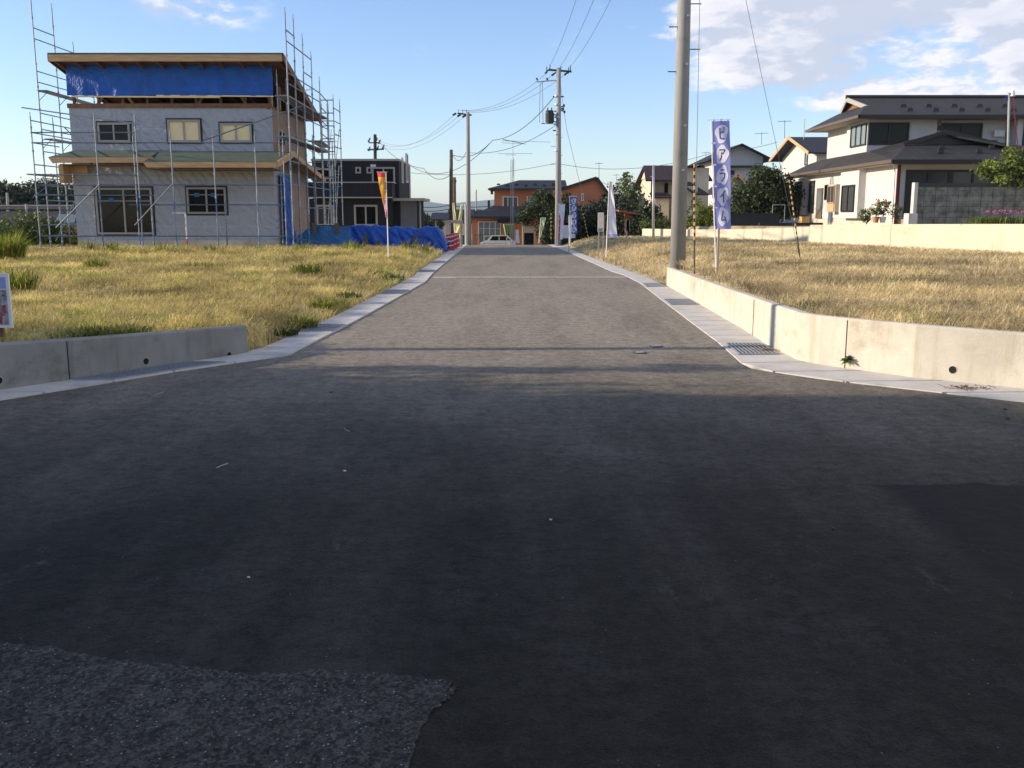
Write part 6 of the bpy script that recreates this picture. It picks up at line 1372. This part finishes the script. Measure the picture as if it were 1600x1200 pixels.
# dark hedge mass under the orange brown house: separate bushes
for i,(px,py,Y,rx,rz,zc,lb) in enumerate(((878,372,68,1.3,1.6,1.5,'dark bushy tree behind the red and white banner'),(905,372,70,1.6,1.3,1.1,'dark bush behind the navy banner'),(926,372,71,1.5,1.4,1.2,'dark bush left of the small notice board'),
        (950,372,69,1.6,1.8,1.7,'dark tree behind the white and lilac banner'),(972,372,67,1.3,1.4,1.3,'dark bush right of the lilac banner'),(1010,372,66,1.1,1.3,1.2,'dark bush between the brown shed and the cream house'))):
    b0=Q(px,372,Y); b0.z=gz(b0.x,Y)-.1
    tree(lb,b0,2.5,[(0,0,zc,rx,1.1,rz*.8),(-rx*.5,.2,zc*.6,rx*.8,.9,rz*.8),(rx*.5,0,zc*.7,rx*.8,.9,rz*.7),(0,-.3,.5,rx*1.2,.8,.6),(rx*.2,0,zc+rz*.6,rx*.6,.7,rz*.7)],7500,.10,'leaf_deep',seed=20+i,group='dark shrubs at the far edge of the right lot')
b0=Q(978,372,78); b0.z=-.5; tree('taller sparse green tree rising beside the orange brown gable',b0,4.5,[(0,0,4.2,.8,.8,1.0),(.5,0,3.2,.9,.9,.8),(-.7,0,3.0,.8,.8,.8),(.9,0,4.0,.4,.5,.6),(0,0,5.1,.35,.4,.5)],2600,.10,'leaf_mid',seed=31)
b0=Q(1192,345,56.); b0.z=.7; tree('large dense dark tree beside the white house behind the garden wall',b0,3.8,[(0,0,2.3,1.5,1.4,1.3),(-.9,0,1.7,1.0,1.1,1.0),(1.0,0,1.8,1.1,1.1,1.1),(.2,0,3.1,.9,.9,.6),(1.5,0,2.3,.7,.8,.8),(.3,-.4,1.0,1.5,.9,.6)],12000,.085,'leaf_dark',seed=8)
b0=Q(1150,350,58.); b0.z=.6; tree('lighter green slender tree right of the blue banner',b0,3,[(0,0,1.7,.8,.8,1.3),(-.5,0,1.0,.6,.7,.8),(.5,0,1.9,.5,.6,.8)],3200,.08,'leaf_mid',seed=9)
b0=Q(1097,352,55.); b0.z=.55; shrub('upright yellow green reeds between pole and blue banner',b0,[(0,0,.9,.5,.5,1.0),(.6,0,.8,.6,.5,.9),(-.6,0,.5,.5,.5,.5)],2600,.07,'leaf_light',seed=10)
b0=Q(1108,352,56.); b0.z=.55; shrub('dark leafy shrub just left of the blue banner pole',b0,[(-.9,0,1.0,.6,.5,1.1),(0,0,.7,.5,.5,.8)],1800,.07,'leaf_mid',seed=12)
b0=Q(1035,360,60.); b0.z=.5; shrub('green hedge in front of the cream house left of the big pole',b0,[(0,0,.5,1.0,.6,.6),(1.1,0,.4,.8,.6,.5),(-.9,0,.4,.6,.6,.5)],2400,.07,'leaf_mid',seed=13)
b0=Q(1065,365,60.); b0.z=.45; shrub('green hedge just right of the big pole',b0,[(0,0,.3,1.0,.6,.5),(1.3,0,.3,.9,.6,.4)],2000,.07,'leaf_light',seed=14)
b0=Q(1580,350,36.6); b0.z=1.0; tree('leafy pale green fruit tree at the right edge above the block wall',b0,2.9,[(-.65,0,2.2,.7,.7,.42),(.3,0,2.45,.75,.8,.55),(-1.2,-.2,2.35,.38,.5,.2),(1.3,0,2.4,.9,.8,.7),(0,-.4,1.9,.85,.5,.32),(2.3,0,2.3,.9,.8,.8),(-.35,-.1,2.85,.3,.4,.2),(-.8,-.5,1.8,.35,.5,.18),(.9,-.2,2.95,.4,.4,.3)],5600,.085,'leaf_fruit',seed=15,tr=.08)
# flower bed and pots
r_=thing('flower_bed','pink flowers above long pale green leaves on top of the cream boundary wall, right edge','flowers',Q(1560,350,31.5))
def longleaf(parent,c,r,h,n,mt,seed):
    rg=np.random.default_rng(seed); a=rg.random(n)*6.28; x=c[0]+rg.normal(0,r,n); y=c[1]+rg.normal(0,.15,n); z=np.full(n,c[2]); hh=h*(.5+.6*rg.random(n)); til=rg.uniform(.2,1.1,n); dx,dy=np.cos(a),np.sin(a); s=np.stack([-dy,dx,dx*0],1)*.012
    b=np.stack([x,y,z],1); m_=b+np.stack([dx*np.sin(til*.4)*hh*.6,dy*np.sin(til*.4)*hh*.6,np.cos(til*.4)*hh*.6],1); t=b+np.stack([dx*np.sin(til)*hh,dy*np.sin(til)*hh,np.cos(til)*hh*.75],1)
    V=np.stack([b-s,b+s,m_+s,m_-s,t],1).reshape(-1,3); k=np.arange(n)*5
    np_mesh('foliage',V,np.concatenate([np.stack([k,k+1,k+2],1),np.stack([k,k+2,k+3],1),np.stack([k+3,k+2,k+4],1)]),3,mt,parent)
zc=Q(1560,350,31.5).z-.03
longleaf(r_,(Q(1545,350,31.5).x,31.5,zc),.35,.42,260,'leaf_light',3); longleaf(r_,(Q(1590,350,31.5).x,31.5,zc),.5,.40,260,'leaf_mid',5)
leaves([((Q(1575,336,31.5).x+i*.22,31.5,zc+.40+.03*(i%2)),(.16,.15,.05)) for i in range(-3,6)],420,.022,'flower','flowers',r_,6)
for px,mt,lb in ((1368,'terracotta','terracotta pot with pink flowering plant below the white house'),(1379,'white_paint','white pot with leafy flowering plant below the white house')):
    c=Q(px,347,41.); c.z=Q(px,348,41.).z; r_=thing('flower_pot',lb,'flower pot',c,'flower pots below the white house')
    b=MB(); b.path([c,c+Vector((0,0,.22)),c+Vector((0,0,.25))],[.10,.14,.155],16); b.build('pot',mt,r_)
    leaves([((c.x,c.y,c.z+.5),(.28,.25,.28)),((c.x+.1,c.y,c.z+.8),(.2,.2,.2))],700,.035,'leaf_mid','foliage',r_,7); leaves([((c.x,c.y,c.z+.65),(.28,.25,.25))],70,.035,'cloth_pink','flowers',r_,9)
c=Q(1352,348,41.3); shrub('low rose bush beside the flower pots at the white house',c,[(0,0,.3,.3,.3,.3)],900,.035,'leaf_mid',seed=41)
c=Q(1400,348,41.3); shrub('thin twiggy shrub at the white house corner',c,[(0,0,.45,.35,.3,.4)],600,.035,'leaf_mid',seed=42)
b=MB(); c=Q(1257,344,50.); r_=thing('plastic_crate','small orange yellow crate by the steps of the white house','crate',c); b.box(c.x-.2,c.x+.2,49.8,50.2,c.z-.12,c.z+.15); b.box(c.x-.22,c.x+.22,49.78,50.22,c.z+.15,c.z+.18); b.build('crate_body','yellow_paint',r_)
# left rear green shrubs and wood
for i,(px,Y,rx,h_,mt,lb) in enumerate(((45,43,1.4,.9,'leaf_mid','green shrub behind the low wall below the forked lamp'),(15,42,1.2,.6,'leaf_mid','green shrub at the left edge behind the low wall'),(75,44,1.2,.7,'leaf_mid','green shrub seen through the left scaffolding'),(100,44,.9,.5,'leaf_ochre','ochre weeds at the foot of the scaffolding'))):
    p=Q(px,380,Y); p.z=.15; shrub(lb,p,[(0,0,h_,rx,.8,h_*.9),(rx*.7,0,h_*.6,rx*.7,.7,h_*.7),(-rx*.7,0,h_*.6,rx*.7,.7,h_*.7)],3600,.07,mt,seed=50+i,group='shrubs behind the low left wall')
p=Q(8,400,30.); p.z=.25; tuft(p,.9,1.15,420,'weed','tall pale yellow green weeds at the left edge',name='tall_weed',cat='weed',group=None,spread=.55,lw_=.035)
for px,py,h_,w1 in ((142,398,.55,'left of the wide window'),(175,397,.5,'below the wide window'),(545,392,.5,'at the left end of the blue pile'),(560,395,.45,'before the first stake of the blue pile'),(640,392,.5,'before the second stake of the blue pile'),(665,392,.45,'at the right end of the blue pile'),(470,398,.4,'at the slanting hand rail'),(330,395,.3,'below the small lower window'),(250,396,.35,'between the two lower windows')):
    p=Q(px,py,36. if px<480 else 37.5); p.z=gz(p.x,p.y); tuft(p,.45,h_+.15,55,'weed',f'upright pale green weed {w1}',name='tall_weed',cat='weed',group='upright weeds along the far edge of the left lot',spread=.5,lw_=.025)
b=MB(); p=Q(655,352,85.); p.z=-.8; tree('dark pruned pine like tree left of the wooden poles',p,3,[(0,0,2.0,.9,.9,.5),(-.9,0,1.6,.6,.6,.35),(.9,0,1.4,.6,.6,.4),(.1,0,2.5,.5,.5,.3),(-.6,0,1.0,.9,.8,.4),(1.8,0,1.5,.5,.5,.4)],3000,.10,'leaf_dark',seed=61)
# wood on the left skyline: one mass
rg=np.random.default_rng(77); cx=[]
for i in range(46):
    px=lerp(-220,112,i/45)+rg.uniform(-4,4); Y=rg.uniform(125,140); top=(285+8*math.sin(px*.05)+ (14 if px>85 else 0)+rg.uniform(-3,4)) ; p=Q(px,top,Y); h_=p.z+1.6
    cx.append(((p.x,Y,p.z-h_*.28),(2.6,2.4,h_*.30))); cx.append(((p.x+1.2,Y-2,-.2+h_*.15),(2.8,2.2,h_*.38)))
o=leaves(cx,90000,.26,'leaf_deep','wood',None,5); o['kind']='stuff'; o['label']='dark wooded rise on the left skyline'; o['category']='wood'
# low far greenery closing the horizon
cx=[]
for i in range(150):
    x=rg.uniform(-230,260); Y=rg.uniform(190,240); 
    cx.append(((x,Y,-.6),(5,4,rg.uniform(1.4,2.5))))
o=leaves(cx,26000,.55,'leaf_deep','far_wood',None,6); o['kind']='stuff'; o['label']='low dark line of far trees on the horizon'; o['category']='wood'
# ------------------------------------------------------------------ mountains
def ridge(name,Y,zf,mt,x0,x1,n=160,dep=2500):
    b=MB(); V=[]; rows=7
    for j in range(rows):
        t=j/(rows-1)
        for i in range(n+1):
            x=lerp(x0,x1,i/n); h=zf(x)*math.sin(t*math.pi/2)**.8; h*=1+.12*noise.noise(Vector((x*.004,t*4,1)))*(1-t)
            V.append((x,Y+dep*t,max(-5,h)-4*(t==0)))
    for i in range(n+1): x=lerp(x0,x1,i/n); V.append((x,Y+dep*1.8,-5))
    rows+=1
    b.add(V,[(j*(n+1)+i,j*(n+1)+i+1,(j+1)*(n+1)+i+1,(j+1)*(n+1)+i) for j in range(rows-1) for i in range(n)]); return struct(b.build(name,mt,None,True))
mat('mountain_green',(.05,.08,.06),.95,.3,.004,0)
HZ=lambda y,Y:(336-y)*Y/1500.
pk=[(-9000,60),(-4000,70),(-1200,HZ(313,6500)),(-780,HZ(313,6500)),(-640,HZ(314,6500)),(-420,HZ(319,6500)),(-330,HZ(317,6500)),(-180,HZ(314,6500)),(-10,HZ(308,6500)),(60,HZ(312,6500)),(300,HZ(318,6500)),(700,HZ(312,6500)),(900,HZ(316,6500)),(2500,70),(9000,60)]
ridge('mountains',5000,lambda x:interp([(a*1.0,c) for a,c in pk],x)+6*noise.noise(Vector((x*.006,0,0)))+3*noise.noise(Vector((x*.02,3,0))),'mountain_green',-9000,9000,400,1500)
# ------------------------------------------------------------------ neighbours just outside the picture, left: they throw the long evening shade over the junction
def neighbours():
    root=thing('neighbour_house','two storey grey house beyond the left edge, across the side street','house',(-21,-4,0))
    b=MB(); b.box(-27,-15.5,-16,7.6,-.1,6.3); b.prism([(-27,-16,6.3),(-15.5,-16,6.3),(-21.2,-16,8.4)],(0,23.6,0)); b.build('wall','white_render',root)
    roof_part(root,[[(-15.1,-16.4,6.35),(-15.1,8.0,6.35),(-21.2,8.0,8.55),(-21.2,-16.4,8.55)],[(-21.2,-16.4,8.55),(-21.2,8.0,8.55),(-27.4,8.0,6.3),(-27.4,-16.4,6.3)]],'roof_slate')
    for y in (-12,-6,0): win_right(root,-15.499,y,y+1.8,3.6,4.8,fr='frame_white')
    p=Vector((-10.2,11.35,.3)); r2=thing('utility_pole','concrete utility pole beyond the left edge of the lot','utility pole',p); pole_shaft(r2,p,p+Vector((0,0,9.5)),.14,.08)
    tree('unseen tree added beyond the left edge of the side street for its shade',(-13.6,8.3,0),5.0,[(0,0,3.6,1.5,1.1,1.3),(.8,.9,2.7,1.1,.9,.9),(-.6,-.6,4.3,1.0,1.0,.9)],2600,.13,'leaf_mid',seed=71)  # unseen, added so its crown lays a soft shade band on the road
    tree('slender sparse unseen tree added beyond the left edge for dappled shade, north of the other',(-12.4,9.5,0),4.6,[(0,0,3.4,.7,.6,.9),(.5,.3,4.3,.5,.4,.5),(-.5,-.2,2.5,.6,.5,.5)],700,.10,'leaf_mid',seed=72)  # second unseen tree, added to dapple and soften the shadow edge
neighbours()
# ------------------------------------------------------------------ haze: one closed box of even air round everything
hz=MB(); hz.box(-9400,9400,-60,9300,-12,160); ho=hz.build('haze','black_wire'); ho.data.materials.clear()
hm=bpy.data.materials.new('haze'); hm.use_nodes=True; t=hm.node_tree; t.nodes.remove(t.nodes['Principled BSDF']); pv=t.nodes.new('ShaderNodeVolumePrincipled')
pv.inputs['Density'].default_value=.00008; pv.inputs['Color'].default_value=(.66,.83,1,1); pv.inputs['Anisotropy'].default_value=.2
t.links.new(pv.outputs[0],t.nodes['Material Output'].inputs['Volume']); ho.data.materials.append(hm); ho['kind']='stuff'; ho['label']='thin pale blue distance haze'
